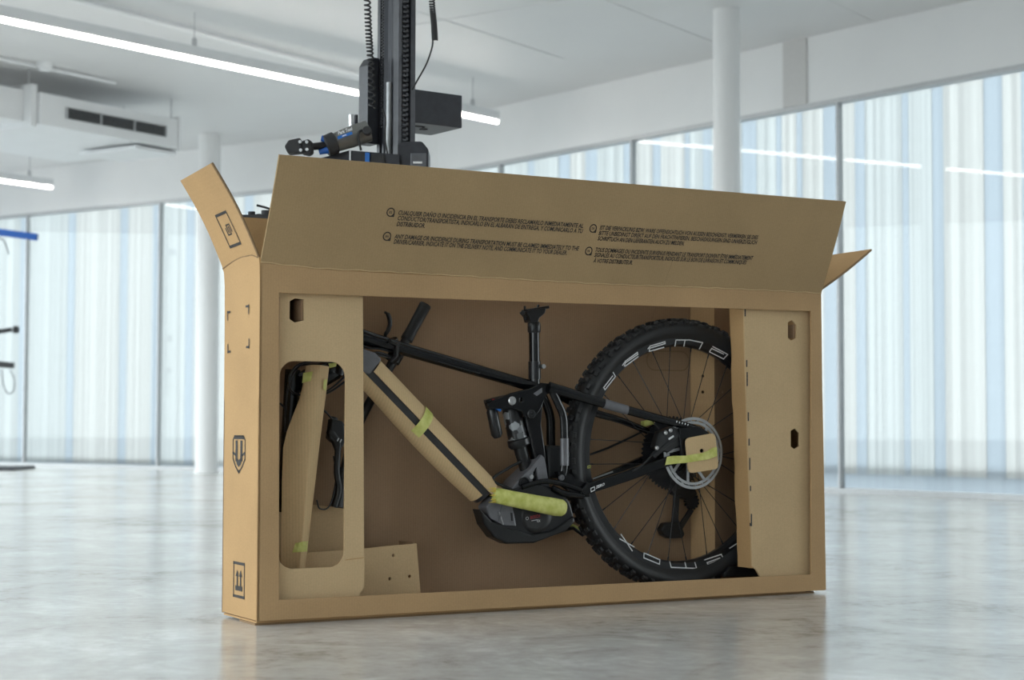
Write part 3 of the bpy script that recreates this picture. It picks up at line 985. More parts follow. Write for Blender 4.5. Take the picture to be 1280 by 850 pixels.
for i in range(n_):
    F_ += [(i, i + 1, k_ + i + 1, k_ + i), (2 * k_ + i, 3 * k_ + i, 3 * k_ + i + 1, 2 * k_ + i + 1), (k_ + i, k_ + i + 1, 3 * k_ + i + 1, 3 * k_ + i), (i, 2 * k_ + i, 2 * k_ + i + 1, i + 1)]
F_ += [(0, k_, 3 * k_, 2 * k_), (n_, 2 * k_ + n_, 3 * k_ + n_, k_ + n_)]
flange = fl.add(V_, F_).build('side_return', 'kraft', insr)  # warmer kraft paints in the light falling on this fold
# perforation slits down the fold
for za, zb in ((0.60, 0.64), (0.655, 0.675), (0.50, 0.525), (0.43, 0.45), (0.36, 0.395), (0.30, 0.315), (0.20, 0.235), (0.80, 0.842)):
    zc = (za + zb) / 2
    uu = u_bot + (u_top - u_bot) * (zc - 0.06) / 0.76
    MB().box((uu - 0.0012, VR - 0.0008, za), (uu + 0.0028, VR + 0.006, zb)).build('fold_slit', 'slot', insr)
MB().hexa([(h1[0] + 0.010, VR + T + 0.002, h1[1] - 0.022), (h1[0] + 0.015, VR + T + 0.002, h1[1] - 0.022), (h1[0] + 0.014, VR + 0.045, h1[1] - 0.020), (h1[0] + 0.009, VR + 0.045, h1[1] - 0.020),
           (h1[0] + 0.010, VR + T + 0.002, h1[1] + 0.018), (h1[0] + 0.015, VR + T + 0.002, h1[1] + 0.018), (h1[0] + 0.014, VR + 0.045, h1[1] + 0.016), (h1[0] + 0.009, VR + 0.045, h1[1] + 0.016)]).build('punched_tab', 'kraft_in', insr)

# zig-zag spacer standing against the back panel behind the wheel
sp = local_thing('cardboard_spacer', 'folded cardboard spacer with punched holes standing behind the wheel', 'cardboard insert', (1.52, 0.21, 0.018))
s0_, s1_, s2_ = (1.4482, 0.6094), (1.5034, 0.6093), (1.6338, 0.6119)
spts = [(s0_[0], 0.230), (s1_[0], 0.186), (s1_[0] + 0.004, 0.190), (s0_[0] + 0.006, 0.2335)]
holesL, holesR = [], []
def slope_panel(name, p, q, zs, holes, mat):
    d = Vector((q[0] - p[0], q[1] - p[1]))
    ln = d.length
    d.normalize()
    nrm = Vector((-d.y, d.x)) * 0.004
    hs = [[(cx + 0.0045 * math.cos(a), cz + 0.0045 * math.sin(a)) for a in [k * PI / 4 for k in range(8)]] for cx, cz in holes]
    return MB().panel([(0, zs[0]), (ln, zs[0]), (ln, zs[1]), (0, zs[1])], hs, lambda x, y: (p[0] + d.x * x, p[1] + d.y * x, y), (nrm.x, nrm.y, 0)).build(name, mat, sp)
hz1, hz2 = (1.476, 0.6328)[1], (1.4758, 0.5856)[1]
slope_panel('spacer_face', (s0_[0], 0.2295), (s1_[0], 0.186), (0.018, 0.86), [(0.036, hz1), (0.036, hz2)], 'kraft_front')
slope_panel('spacer_face', (s1_[0], 0.186), (s2_[0], 0.2295), (0.018, 0.86), [(0.040, hz1), (0.040, hz2)], 'kraft_in')  # darker kraft paints in the shade on this turned-away face

# low tray at the bottom left with punched holes
tr = local_thing('cardboard_tray', 'low folded cardboard tray with three punched holes on the box bottom', 'cardboard insert', (0.35, 0.10, 0.018))
tp = [(0.10, 0.018), (0.5081, 0.0402), (0.4956, 0.1755), (0.4004, 0.1712), (0.3433, 0.1669), (0.10, 0.160)]
def rnd(c, r=0.0042): return [(c[0] + r * math.cos(a), c[1] + r * math.sin(a)) for a in [k * PI / 5 for k in range(10)]]
MB().panel(tp, [rnd((0.4271, 0.1469)), rnd((0.4171, 0.0872)), rnd((0.475, 0.0906))], lambda x, y: (x, 0.128, y), (0, T, 0)).build('front_wall', 'kraft_pale', tr, bevel=0.0008)
e_u = (0.4956, 0.1755)[0]
MB().hexa([(e_u + 0.004, 0.136, 0.018), (e_u + 0.009, 0.136, 0.018), (e_u + 0.009, 0.22, 0.018), (e_u + 0.004, 0.22, 0.018),
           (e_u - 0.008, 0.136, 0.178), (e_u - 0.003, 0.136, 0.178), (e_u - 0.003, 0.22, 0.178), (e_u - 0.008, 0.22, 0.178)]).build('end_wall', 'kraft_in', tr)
MB().panel([(0.10, 0.018), ((0.3724, 0.1318)[0], 0.018), ((0.3714, 0.2617)[0], (0.3714, 0.2617)[1]), (0.3254, 0.2669), (0.2189, 0.2816), (0.10, 0.26)], [], lambda x, y: (x, 0.205, y), (0, T, 0)).build('back_wall', 'kraft_pale', tr)

# ------------------------------------------------------------------ the bicycle in the carton
VM = 0.140                                    # mid plane of the bicycle
bike = local_thing('bicycle', 'black full-suspension electric mountain bike packed in the cardboard box', 'bicycle', (1.343, 0.14, 0.0175))
def cu(*pts): return [tuple(p) for p in pts]
def smooth_path(pts, n=6):
    # Catmull-Rom through 3D points
    P = [Vector(p) for p in pts]
    Q = [P[0] * 2 - P[1]] + P + [P[-1] * 2 - P[-2]]
    out = []
    for i in range(1, len(Q) - 2):
        a, b, c, d = Q[i - 1], Q[i], Q[i + 1], Q[i + 2]
        for k in range(n):
            t = k / n
            out.append(0.5 * ((2 * b) + (c - a) * t + (2 * a - 5 * b + 4 * c - d) * t * t + (3 * b - a - 3 * c + d) * t ** 3))
    out.append(P[-1])
    return out

# --- frame
tt = MB().tube([(0.2742, 0.14, 0.7303), (0.3448, 0.14, 0.7135), (0.4491, 0.14, 0.6889), (0.789, 0.14, 0.6086), (0.8727, 0.14, 0.5889)], [0.024, 0.021, 0.0175, 0.0155, 0.0155], 16, flat=1.15)
tto = tt.build('top_tube', 'gloss', bike, smooth=60)
MB().tube([(0.2762, 0.14, 0.7656), (0.2878, 0.14, 0.7328), (0.2681, 0.14, 0.6495), (0.2594, 0.14, 0.6163)], [0.030, 0.033, 0.033, 0.030], 18).build('head_tube', 'gloss', bike, smooth=50)
dta, dtb = Vector((0.2953, 0.106, 0.682)), Vector((0.7039, 0.106, 0.3057))
dta.y = dtb.y = VM
dtube = MB().tube([dta, dta.lerp(dtb, 0.5), dtb], [0.036, 0.037, 0.038], 20, flat=0.88).build('down_tube', 'battery', bike, smooth=50)
MB().prism([(0.3038, 0.6904), (0.363, 0.6732), (0.3814, 0.657), (0.3474, 0.6149), (0.3088, 0.6287)], 0.105, 0.150).build('head_gusset', 'graph', bike, bevel=0.006)
# cardboard sheets wrapped round the down tube
dax = (dtb - dta).normalized()
dnn = Vector((-dax.z, 0, dax.x))              # in-plane normal, upward
if dnn.z < 0: dnn = -dnn
def wrap_sheet(s0, s1, a0, a1, r_fn, name, n=10, ms=14):
    m = MB()
    ln = (dtb - dta).length
    vs_ = []
    for j in range(ms + 1):
        t = s0 + (s1 - s0) * j / ms
        for k in range(n + 1):
            a = math.radians(a0 + (a1 - a0) * k / n)
            r = r_fn(t, k / n)
            d = dnn * (math.sin(a) * r) + Vector((0, -1, 0)) * (math.cos(a) * r * 0.9)
            vs_.append(dta + dax * (ln * t) + d)
    nv = len(vs_)
    cen = [dta + dax * (ln * (s0 + (s1 - s0) * j / ms)) for j in range(ms + 1)]
    for j in range(ms + 1):
        for k in range(n + 1):
            q = vs_[j * (n + 1) + k]
            vs_.append(q + (q - cen[j]).normalized() * 0.003)
    W = n + 1
    F = []
    for j in range(ms):
        for k in range(n):
            a_ = j * W + k
            F += [(a_, a_ + 1, a_ + W + 1, a_ + W), (nv + a_, nv + a_ + W, nv + a_ + W + 1, nv + a_ + 1)]
        for k in (0, n):
            a_ = j * W + k
            F.append((a_, a_ + W, nv + a_ + W, nv + a_))
    for k in range(n):
        for j in (0, ms):
            a_ = j * W + k
            F.append((a_, a_ + 1, nv + a_ + 1, nv + a_))
    return m.add(vs_, F).build(name, 'wrap', bike, smooth=40)
up_wrap = wrap_sheet(0.150, 1.06, -3, 170, lambda t, k: 0.0410, 'tube_wrap')
lo_wrap = wrap_sheet(0.02, 0.975, -29, -150, lambda t, k: 0.0410 + 0.007 * math.sin(PI * min(1, max(0, (t - 0.25) / 0.72))) * math.sin(PI * k * 0.9), 'tube_wrap')
# tape strip across both sheets
tpm = MB()
ln = (dtb - dta).length
def strip(m, t, a0, a1, w, r, skew=0.0, n=16):
    vs_ = []
    for k in range(n + 1):
        a = math.radians(a0 + (a1 - a0) * k / n)
        for sgn in (-1, 1):
            d = dnn * (math.sin(a) * r) + Vector((0, -1, 0)) * (math.cos(a) * r * 0.92)
            vs_.append(dta + dax * (ln * t + sgn * w / 2 + skew * (k / n - 0.5)) + d)
    return m.add(vs_, [(2 * k, 2 * k + 1, 2 * k + 3, 2 * k + 2) for k in range(n)])
strip(tpm, 0.505, 78, -70, 0.030, 0.0465, skew=0.012).build('tape', 'tape', up_wrap)

# --- seat tube, yoke, seat post
MB().prism([(0.8546, 0.5905), (0.88, 0.5865), (0.87, 0.4901), (0.8855, 0.3982), (0.8985, 0.3106), (0.8401, 0.3116), (0.85, 0.3941), (0.8194, 0.503)], 0.118, 0.162).build('seat_tube', 'gloss', bike, bevel=0.006, bseg=3)
yk = MB().panel([(0.7619, 0.3091), (0.7892, 0.3388), (0.8267, 0.3686), (0.8619, 0.4073), (0.8721, 0.3986), (0.8901, 0.3113), (0.8294, 0.2993)],
                [[(0.8368, 0.3598), (0.8468, 0.3727), (0.852, 0.3336), (0.8343, 0.336)]], lambda x, y: (x, 0.104, y), (0, 0.072, 0)).build('motor_yoke', 'graph', bike, bevel=0.003)
pv = Vector((0.8061, 0.103, 0.3299))
MB().lathe([(0.0, 0.0), (0.012, 0.0), (0.014, -0.003), (0.017, -0.003), (0.017, 0.004)], pv, (0, 1, 0), 20).build('pivot_bolt', 'satin', yk, smooth=40)
pv = Vector((0.8287, 0.103, 0.3469))
MB().lathe([(0.0, -0.003), (0.006, -0.003), (0.007, 0.003)], pv, (0, 1, 0), 14).build('pivot_bolt', 'silver', yk, smooth=40)
px0, px1 = Vector((0.8611, 0.14, 0.5954)), Vector((0.8581, 0.14, 0.7714))
post = MB().tube([px0, px0.lerp(px1, 0.5), px1], 0.0150, 18).build('seat_post', 'gloss', bike, smooth=50)
def post_at(y): return px0.lerp(px1, (482 - y) / 80.0)
MB().tube([post_at(416), post_at(414), post_at(405), post_at(403)], [0.0165, 0.0185, 0.0185, 0.0165], 18).build('post_collar', 'satin', post, smooth=40)
MB().tube([post_at(474), post_at(452)], [0.0175, 0.0175], 18).build('seat_clamp', 'satin', post, smooth=40)
cl = MB()
cl.cyl(Vector((0.8713, 0.125, 0.6479)), Vector((0.8696, 0.105, 0.6473)), 0.006, 12)
cl.build('clamp_screw', 'silver', post, smooth=40)
hd = MB()
hd.prism([(0.8371, 0.7679), (0.832, 0.7831), (0.8193, 0.7958), (0.837, 0.803), (0.8881, 0.8092), (0.883, 0.7936), (0.8651, 0.7798), (0.8626, 0.7687)], 0.122, 0.158)
hd.build('saddle_clamp', 'satin', post, bevel=0.003)
hm = MB()
hm.cyl((0.8288, 0.14, 0.8133), (0.8301, 0.14, 0.7749), 0.0035, 8)
hm.cyl((0.8721, 0.14, 0.8182), (0.867, 0.14, 0.7937), 0.0035, 8)
hm.cyl((0.808, 0.115, 0.7926), (0.837, 0.165, 0.7962), 0.006, 10)
hm.build('clamp_bolt', 'satin', post, smooth=40)
MB().bar((0.8263, 0.14, 0.7989), (0.8991, 0.14, 0.8125), 0.030, 0.008).build('rail_cradle', 'satin', post, bevel=0.002)

# --- rocker link and shock
rk = MB()
lo_ = [(0.6875, 0.5453), (0.7651, 0.5739), (0.8251, 0.5876), (0.8604, 0.6023), (0.891, 0.5994), (0.8936, 0.5797), (0.8732, 0.5686), (0.8555, 0.5292), (0.8329, 0.503), (0.8153, 0.5051), (0.7952, 0.5245), (0.7652, 0.5308), (0.6961, 0.5303)]
hl_ = [(0.7913, 0.5602), (0.7975, 0.5624), (0.8001, 0.5527), (0.7951, 0.5483), (0.7901, 0.5504)]
rk.panel(lo_, [hl_], lambda x, y: (x, 0.098, y), (0, 0.012, 0))
far_ = [(0.8062, 0.571), (0.8673, 0.5893), (0.9007, 0.6008), (0.9188, 0.5922), (0.8982, 0.5387), (0.8675, 0.5164), (0.8063, 0.5381)]
rk.panel(far_, [], lambda x, y: (x, 0.170, y), (0, 0.010, 0))
rk.box(((0.8423, 0.5815)[0], 0.108, (0.8423, 0.5728)[1]), ((0.8778, 0.5819)[0], 0.172, (0.8422, 0.5902)[1]))
rko = rk.build('rocker_link', 'gloss', bike, bevel=0.0025)
def bolt(c, r, mat, parent, h=0.004):
    MB().lathe([(0.0, -h * 0.4), (r * 0.35, -h * 0.4), (r * 0.42, -h), (r * 0.85, -h), (r, -h * 0.5), (r, 0.004)], c, (0, 1, 0), 20).build('pivot_bolt', mat, parent, smooth=35)
bolt((0.7654, 0.0985, 0.5524), 0.0118, 'silver', rko)
bolt((0.8256, 0.0985, 0.5171), 0.0125, 'satin', rko)
bolt((0.8888, 0.0985, 0.5906), 0.0075, 'graph', rko)
MB().poly([(0.831, 0.5725), (0.8587, 0.5891), (0.8588, 0.5761), (0.8423, 0.5661)], lambda x, y: (x, 0.0972, y)).build('painted_link_highlight', 'graph', rko)  # flat lighter quad, a highlight painted on the gloss link
sh0, sh1, sh2, sh3 = Vector((0.7804, 0.14, 0.5486)), Vector((0.8096, 0.14, 0.4441)), Vector((0.8122, 0.14, 0.4332)), Vector((0.8427, 0.14, 0.3413))
shock = MB().tube([sh0, sh0.lerp(sh1, 0.25), sh1], [0.020, 0.026, 0.027], 20).build('shock', 'camo', bike, smooth=50)
MB().tube([sh0.lerp(sh1, 0.93), sh0.lerp(sh1, 0.96), sh2, sh2.lerp(sh3, 0.06)], [0.027, 0.031, 0.031, 0.026], 20).build('shock_collar', 'satin', shock, smooth=40)
MB().tube([sh2, sh2.lerp(sh3, 0.5), sh3], [0.019, 0.018, 0.018], 18).build('shock_shaft', 'black', shock, smooth=40)
rs = MB().tube([(0.716, 0.125, 0.5328), (0.7185, 0.125, 0.5242), (0.7336, 0.125, 0.4617), (0.7361, 0.125, 0.4531)], [0.011, 0.0155, 0.0155, 0.010], 16).build('shock_reservoir', 'satin', shock, smooth=50)
MB().prism([(0.694, 0.554), (0.7631, 0.5698), (0.7881, 0.5549), (0.7732, 0.5266), (0.7039, 0.5283)], 0.112, 0.134).build('shock_head', 'black', shock, bevel=0.004)
MB().bar((0.7066, 0.108, 0.5423), (0.7362, 0.108, 0.5253), 0.006, 0.007).build('lockout_lever', 'blue', shock, bevel=0.0015)
MB().lathe([(0.0, -0.002), (0.004, -0.002), (0.004, 0.006)], (0.715, 0.11, 0.5531), (0, 1, 0), 12).build('rebound_dial', 'red', shock, smooth=40)

# --- drive unit
skid = [(0.6647, 0.2644), (0.6842, 0.247), (0.7038, 0.2296), (0.7628, 0.2088), (0.8226, 0.1921), (0.8882, 0.1989), (0.9598, 0.2384), (0.9624, 0.223), (0.9341, 0.1976), (0.8327, 0.1681), (0.7481, 0.1686), (0.7088, 0.1869), (0.6794, 0.2217)]
MB().prism(skid, 0.092, 0.140).build('skid_plate', 'black', bike, bevel=0.005)
mot = [(0.6972, 0.255), (0.7216, 0.2928), (0.756, 0.3115), (0.8032, 0.3237), (0.856, 0.3272), (0.9171, 0.311), (0.9505, 0.2755), (0.9635, 0.238), (0.9326, 0.206), (0.8412, 0.1869), (0.7663, 0.1977), (0.7169, 0.2204)]
motor = MB().prism(mot, 0.098, 0.165).build('drive_unit', 'satin', bike, bevel=0.006, bseg=3)
bat = MB().prism([(0.6852, 0.2682), (0.7095, 0.2954), (0.7415, 0.2884), (0.7663, 0.2707), (0.7788, 0.2147), (0.7393, 0.2179), (0.6975, 0.2381)], 0.093, 0.145).build('battery_mount', 'graph', motor, bevel=0.004)
MB().bar((0.723, 0.0915, 0.2547), (0.7354, 0.0915, 0.2203), 0.003, 0.003).build('mount_ridge', 'silver', motor)
MB().bar((0.7327, 0.0915, 0.2758), (0.7231, 0.0915, 0.2291), 0.004, 0.003).build('mount_ridge', 'graph', motor)
MB().bar((0.7612, 0.0915, 0.2517), (0.7637, 0.0915, 0.2302), 0.004, 0.004).build('mount_slot', 'slot', motor)
mcen = Vector((0.8424, 0.096, 0.241))
MB().lathe([(0.0, -0.004), (0.034, -0.004), (0.044, -0.002), (0.050, 0.004)], mcen, (0, 1, 0), 28).build('motor_cover', 'black', motor, smooth=40)
MB().poly([(0.8009, 0.2486), (0.87, 0.2405), (0.8726, 0.2275), (0.8424, 0.2067), (0.8123, 0.2118), (0.8022, 0.2314)], lambda x, y: (x, 0.0915, y)).build('maker_plate', 'slot', motor)
o0 = Vector((0.8191, 0.0905, 0.2336))
text_mb('BOSCH', 0.030, 0.0085, lambda x, y: (o0.x + x, 0.0905, o0.z + y + 0.14 * x), bold=0.02).build('motor_lettering', 'red', motor)
o1 = Vector((0.8392, 0.0905, 0.2251))
text_mb('CX', 0.011, 0.0065, lambda x, y: (o1.x + x, 0.0905, o1.z + y), bold=0.02).build('motor_lettering', 'decal', motor)
MB().bar((0.8229, 0.0905, 0.2288), (0.8405, 0.0905, 0.2311), 0.0006, 0.0014).build('lettering_rule', 'decal', motor)
rg_ = Vector((0.8091, 0.0905, 0.2356))
MB().ribbon([(rg_.x + 0.004 * math.cos(a), rg_.z + 0.004 * math.sin(a)) for a in [k * PI / 6 for k in range(12)]], 0.001, lambda x, y: (x, 0.0905, y), closed=True).build('round_emblem', 'decal', motor)
# crank arm wrapped in tape
ca = MB().tube([(0.6937, 0.07, 0.3029), (0.7023, 0.068, 0.2996), (0.7477, 0.066, 0.2904), (0.816, 0.064, 0.2774), (0.8826, 0.062, 0.2653), (0.9041, 0.064, 0.2626), (0.913, 0.066, 0.2613)], [0.016, 0.0205, 0.0215, 0.0225, 0.0240, 0.0225, 0.017], 14, flat=0.55).build('taped_crank_arm', 'tape', bike, smooth=50)
tf = MB()
rng = random.Random(9)
tb0 = Vector((0.6939, 0.066, 0.3009))
for k in range(7):
    a = k / 6 * PI * 1.2 - 0.6 * PI
    e = tb0 + Vector((-0.014 - rng.uniform(0, 0.007), rng.uniform(-0.01, 0.01), 0.020 * math.sin(a)))
    tf.add([tb0 + Vector((0.004, 0, 0.018 * math.sin(a) + 0.004)), tb0 + Vector((0.004, 0, 0.018 * math.sin(a) - 0.004)), e, tb0 + Vector((0, -0.008, 0.016 * math.sin(a)))], [(0, 1, 2), (0, 2, 3), (1, 3, 2)])
tf.build('tape_end', plain('yellow_tape_end', (0.75, 0.60, 0.12), 0.6), ca)
MB().cyl((0.8879, 0.075, 0.2658), (0.9479, 0.2, 0.2625), 0.016, 18).build('crank_axle', 'satin', bike, smooth=40)
# far crank and chain line below the tyre
MB().tube([(0.9824, 0.205, 0.1901), (1.0245, 0.205, 0.1979), (1.0591, 0.205, 0.1767)], 0.005, 8).build('chain_run', 'satin', bike, smooth=40)
MB().bar((1.0201, 0.215, 0.2064), (1.06, 0.215, 0.1874), 0.012, 0.012).build('chain_guard_tape', 'tape', bike, bevel=0.003)

# --- rear triangle
def stay(name, pts, rad, mat='gloss', flat=0.7):
    return MB().tube(smooth_path(pts, 4), [rad[0] + (rad[1] - rad[0]) * i / (4 * (len(pts) - 1)) for i in range(4 * (len(pts) - 1) + 1)], 14, flat=flat).build(name, mat, bike, smooth=50)
ss = stay('seat_stay', [(0.8796, 0.096, 0.5905), (0.9387, 0.092, 0.5758), (1.0403, 0.088, 0.5503), (1.1721, 0.086, 0.5199), (1.295, 0.086, 0.4933), (1.3814, 0.086, 0.4729)], (0.0155, 0.0105))
MB().tube([(1.0518, 0.0855, 0.547), (1.1281, 0.0845, 0.5293)], [0.0141, 0.0131], 14, flat=0.74).build('paint_band', 'graph', ss, smooth=50)
lt0 = Vector((1.2914, 0.077, 0.4979))
lt1 = Vector((1.3302, 0.077, 0.4889))
for k in range(5):
    q = lt0.lerp(lt1, k / 4)
    MB().bar(q + Vector((-0.001, 0, -0.0025)), q + Vector((0.001, 0, 0.0025)), 0.0008, 0.0022).build('stay_mark', 'decal', ss)
stay('seat_stay', [(0.9464, 0.19, 0.5795), (1.0746, 0.192, 0.5266), (1.1753, 0.193, 0.502), (1.2774, 0.193, 0.4678)], (0.012, 0.009))
stay('strut', [(0.8873, 0.096, 0.5862), (0.9072, 0.095, 0.5492), (0.9252, 0.095, 0.5121), (0.9291, 0.095, 0.4574), (0.9311, 0.096, 0.3917), (0.9273, 0.098, 0.3502)], (0.0115, 0.0125))
MB().tube([(0.9288, 0.0945, 0.4508), (0.9302, 0.0945, 0.3765)], [0.0128, 0.0128], 14, flat=0.74).build('strut_paint_band', 'graph', bike, smooth=50)
stay('strut', [(0.9131, 0.182, 0.5656), (0.9261, 0.182, 0.539), (0.9366, 0.182, 0.5035), (0.938, 0.182, 0.4456), (0.9395, 0.182, 0.3566)], (0.0125, 0.014))
MB().box(((0.8892, 0.4353)[0], 0.115, (0.9047, 0.3411)[1]), ((0.9354, 0.4242)[0], 0.165, (0.9046, 0.4309)[1])).build('stay_bridge', 'black', bike, bevel=0.006)
cs = MB()
cs.prism([(0.9858, 0.2941), (0.9729, 0.3107), (0.9961, 0.329), (1.1144, 0.3573), (1.2658, 0.4007), (1.3044, 0.4072), (1.3071, 0.3823), (1.2658, 0.3713), (1.1277, 0.3304)], 0.080, 0.100)
cso = cs.build('chain_stay', 'gloss', bike, bevel=0.004, bseg=3)
z0_ = Vector((1.0202, 0.079, 0.3122))
z1_ = Vector((1.049, 0.079, 0.3216))
zd = (z1_ - z0_).normalized()
text_mb('ZERO', (z1_ - z0_).length, 0.0075, lambda x, y: tuple(z0_ + zd * x + Vector((0, -0.0008, y))), shear=0.15, bold=0.03).build('stay_lettering', 'decal', cso)
m = MB()
m.ribbon([(1.0043, 0.3136), (1.0165, 0.3178), (1.0173, 0.309), (1.0056, 0.3041)], 0.0022, lambda x, y: (x, 0.0785, y), closed=True)
m.build('stay_emblem', 'decal', cso)
MB().prism([(1.0722, 0.3325), (1.2544, 0.3988), (1.3018, 0.4078), (1.3017, 0.3916), (1.0829, 0.3255)], 0.186, 0.204).build('chain_stay', 'gloss', bike, bevel=0.003)
MB().bar((1.0771, 0.183, 0.3359), (1.1443, 0.183, 0.3554), 0.003, 0.004).build('stay_protector', 'rotor', bike)
# swing-arm yoke between motor and stays
yo = MB()
yo.tube(smooth_path([(0.7946, 0.096, 0.3195), (0.8524, 0.092, 0.3339), (0.9122, 0.09, 0.3288), (0.9843, 0.09, 0.308)], 4), 0.0075, 10)
yo.tube(smooth_path([(0.8903, 0.096, 0.3159), (0.9288, 0.092, 0.3001), (0.9843, 0.09, 0.2927)], 4), 0.009, 10)
yo.prism([(0.9044, 0.3593), (0.9299, 0.3634), (0.9712, 0.3366), (1.005, 0.3229), (1.0076, 0.2899), (0.9713, 0.2884), (0.9249, 0.3198)], 0.090, 0.108)
yoo = yo.build('swing_arm_yoke', 'gloss', bike, smooth=40)
bolt((0.9853, 0.0895, 0.3014), 0.008, 'satin', yoo)
bolt((0.917, 0.0895, 0.344), 0.008, 'graph', yoo)

# --- rear wheel
WC = Vector((1.343, VM, 0.4062))
def ring_pt(r, a, v): return (WC.x + r * math.cos(a), v, WC.z + r * math.sin(a))
RI, RO = 0.308, 0.335
rim = MB().lathe([(RI, -0.006), (RI + 0.006, -0.016), (RO, -0.0165), (RO, 0.0165), (RI + 0.006, 0.016), (RI, 0.006)], WC, (0, 1, 0), 96, close=True).build('rear_wheel', 'satin', bike, smooth=30)
tyre = MB().lathe([(RO - 0.003, -0.017), (0.342, -0.024), (0.352, -0.030), (0.362, -0.0315), (0.372, -0.029), (0.3785, -0.021), (0.3815, -0.010), (0.382, 0.0), (0.3815, 0.010), (0.3785, 0.021), (0.372, 0.029), (0.362, 0.0315), (0.352, 0.030), (0.342, 0.024), (RO - 0.003, 0.017)], WC, (0, 1, 0), 128, close=True).build('tyre', 'rubber', rim, smooth=50)
kn = MB()
def knob(a, v, rr, w, l, h, tilt=0.0):
    # block standing on the carcass at angle a, across position v, radius rr
    er = Vector((math.cos(a), 0, math.sin(a)))
    et = Vector((-math.sin(a), 0, math.cos(a)))
    ev = Vector((0, 1, 0))
    er2 = (er * math.cos(tilt) + ev * math.sin(tilt)).normalized()
    ev2 = (ev * math.cos(tilt) - er * math.sin(tilt)).normalized()
    c = WC + er * rr + ev * v
    q = []
    for hh, k in ((-0.003, 1.0), (h, 0.82)):
        for sx, sy in ((-1, -1), (1, -1), (1, 1), (-1, 1)):
            q.append(c + et * (sx * l * k / 2) + ev2 * (sy * w * k / 2) + er2 * hh)
    kn.hexa(q)
NK = 66
for i in range(NK):
    a = 2 * PI * i / NK
    st = 0.5 * 2 * PI / NK
    for sgn in (-1, 1):
        knob(a + (st if i % 2 else st * 0.6), sgn * 0.0275, 0.3735, 0.010, 0.017 if i % 2 else 0.013, 0.0085, sgn * 0.85)
        knob(a + (0 if i % 2 else st * 0.5), sgn * 0.0165, 0.3802, 0.010, 0.014, 0.0075, sgn * 0.40)
        knob(a + st * 0.5 * (1 + sgn * 0.4), sgn * 0.0055, 0.382, 0.0085, 0.015, 0.0075, sgn * 0.08)
props(kn.build('tread_knobs', 'knob', rim), kind='stuff')
vd = WC.y - 0.0172
def dq(pts): return [p for p in pts]
dec = [
    [(1.1065, 0.6351), (1.114, 0.6242), (1.0793, 0.5863), (1.0747, 0.5923), (1.1046, 0.6252)],
    [(1.1382, 0.6562), (1.1476, 0.6676), (1.1883, 0.6934), (1.1896, 0.6878), (1.1476, 0.6631), (1.1436, 0.654)],
    [(1.1463, 0.6534), (1.1905, 0.681)],
    [(1.2246, 0.7045), (1.2321, 0.7126), (1.2829, 0.726), (1.2837, 0.7208), (1.2307, 0.7064), (1.2285, 0.6977)],
    [(1.2285, 0.6973), (1.279, 0.7099)],
    [(1.3174, 0.7147), (1.3213, 0.732), (1.3697, 0.7333), (1.4153, 0.7268), (1.4039, 0.7087)],
    [(1.353, 0.732), (1.3488, 0.7155)],
    [(1.4516, 0.7163), (1.5054, 0.6947), (1.49, 0.6811), (1.4395, 0.7007), (1.4475, 0.7107), (1.4901, 0.6953)],
    [(1.1287, 0.1691), (1.1763, 0.1454)], [(1.133, 0.1815), (1.1703, 0.1344)],
    [(1.2104, 0.127), (1.2645, 0.1057), (1.2628, 0.0934), (1.2096, 0.1133), (1.2104, 0.127)],
    [(1.2984, 0.0991), (1.3034, 0.083), (1.3922, 0.0766), (1.386, 0.0936)], [(1.3513, 0.0948), (1.3557, 0.0796)],
    [(1.4205, 0.1001), (1.4799, 0.1137), (1.4862, 0.103), (1.4333, 0.0859), (1.429, 0.0915), (1.4747, 0.1035)],
    [(1.5102, 0.1305), (1.5383, 0.1442)], [(1.5231, 0.1221), (1.5411, 0.1325)],
]
for stroke in dec:
    MB().ribbon(stroke, 0.0032, lambda x, y: (x, vd, y)).build('rim_lettering', 'decal', rim)
MB().ribbon([(1.013, 0.3742), (1.0222, 0.3752), (1.0222, 0.3696), (1.013, 0.3686)], 0.002, lambda x, y: (x, 0.1083, y), closed=True).build('tyre_stamp', 'tape', rim)
hub = MB().lathe([(0.008, -0.074), (0.013, -0.070), (0.013, -0.052), (0.030, -0.046), (0.030, -0.040), (0.016, -0.034), (0.014, 0.02), (0.030, 0.026), (0.030, 0.032), (0.018, 0.036), (0.018, 0.066), (0.008, 0.072)], WC, (0, 1, 0), 24).build('hub', 'satin', rim, smooth=40)
NS = 28
for i in range(NS):
    a = 2 * PI * (i + 0.4) / NS
    near = i % 2 == 0
    off = (1 if (i // 2) % 2 else -1) * 1.25
    ha = a + off
    hv = WC.y + (-0.043 if near else 0.029)
    p0 = (WC.x + 0.028 * math.cos(ha), hv, WC.z + 0.028 * math.sin(ha))
    p1 = ring_pt(RI + 0.002, a, WC.y + (-0.003 if near else 0.003))
    sp_ = MB().cyl(p0, p1, 0.00125, 6)
    q = Vector(p0).lerp(Vector(p1), 0.955)
    sp_.cyl(q, p1, 0.0022, 6)
    sp_.build('spoke', 'satin', rim)
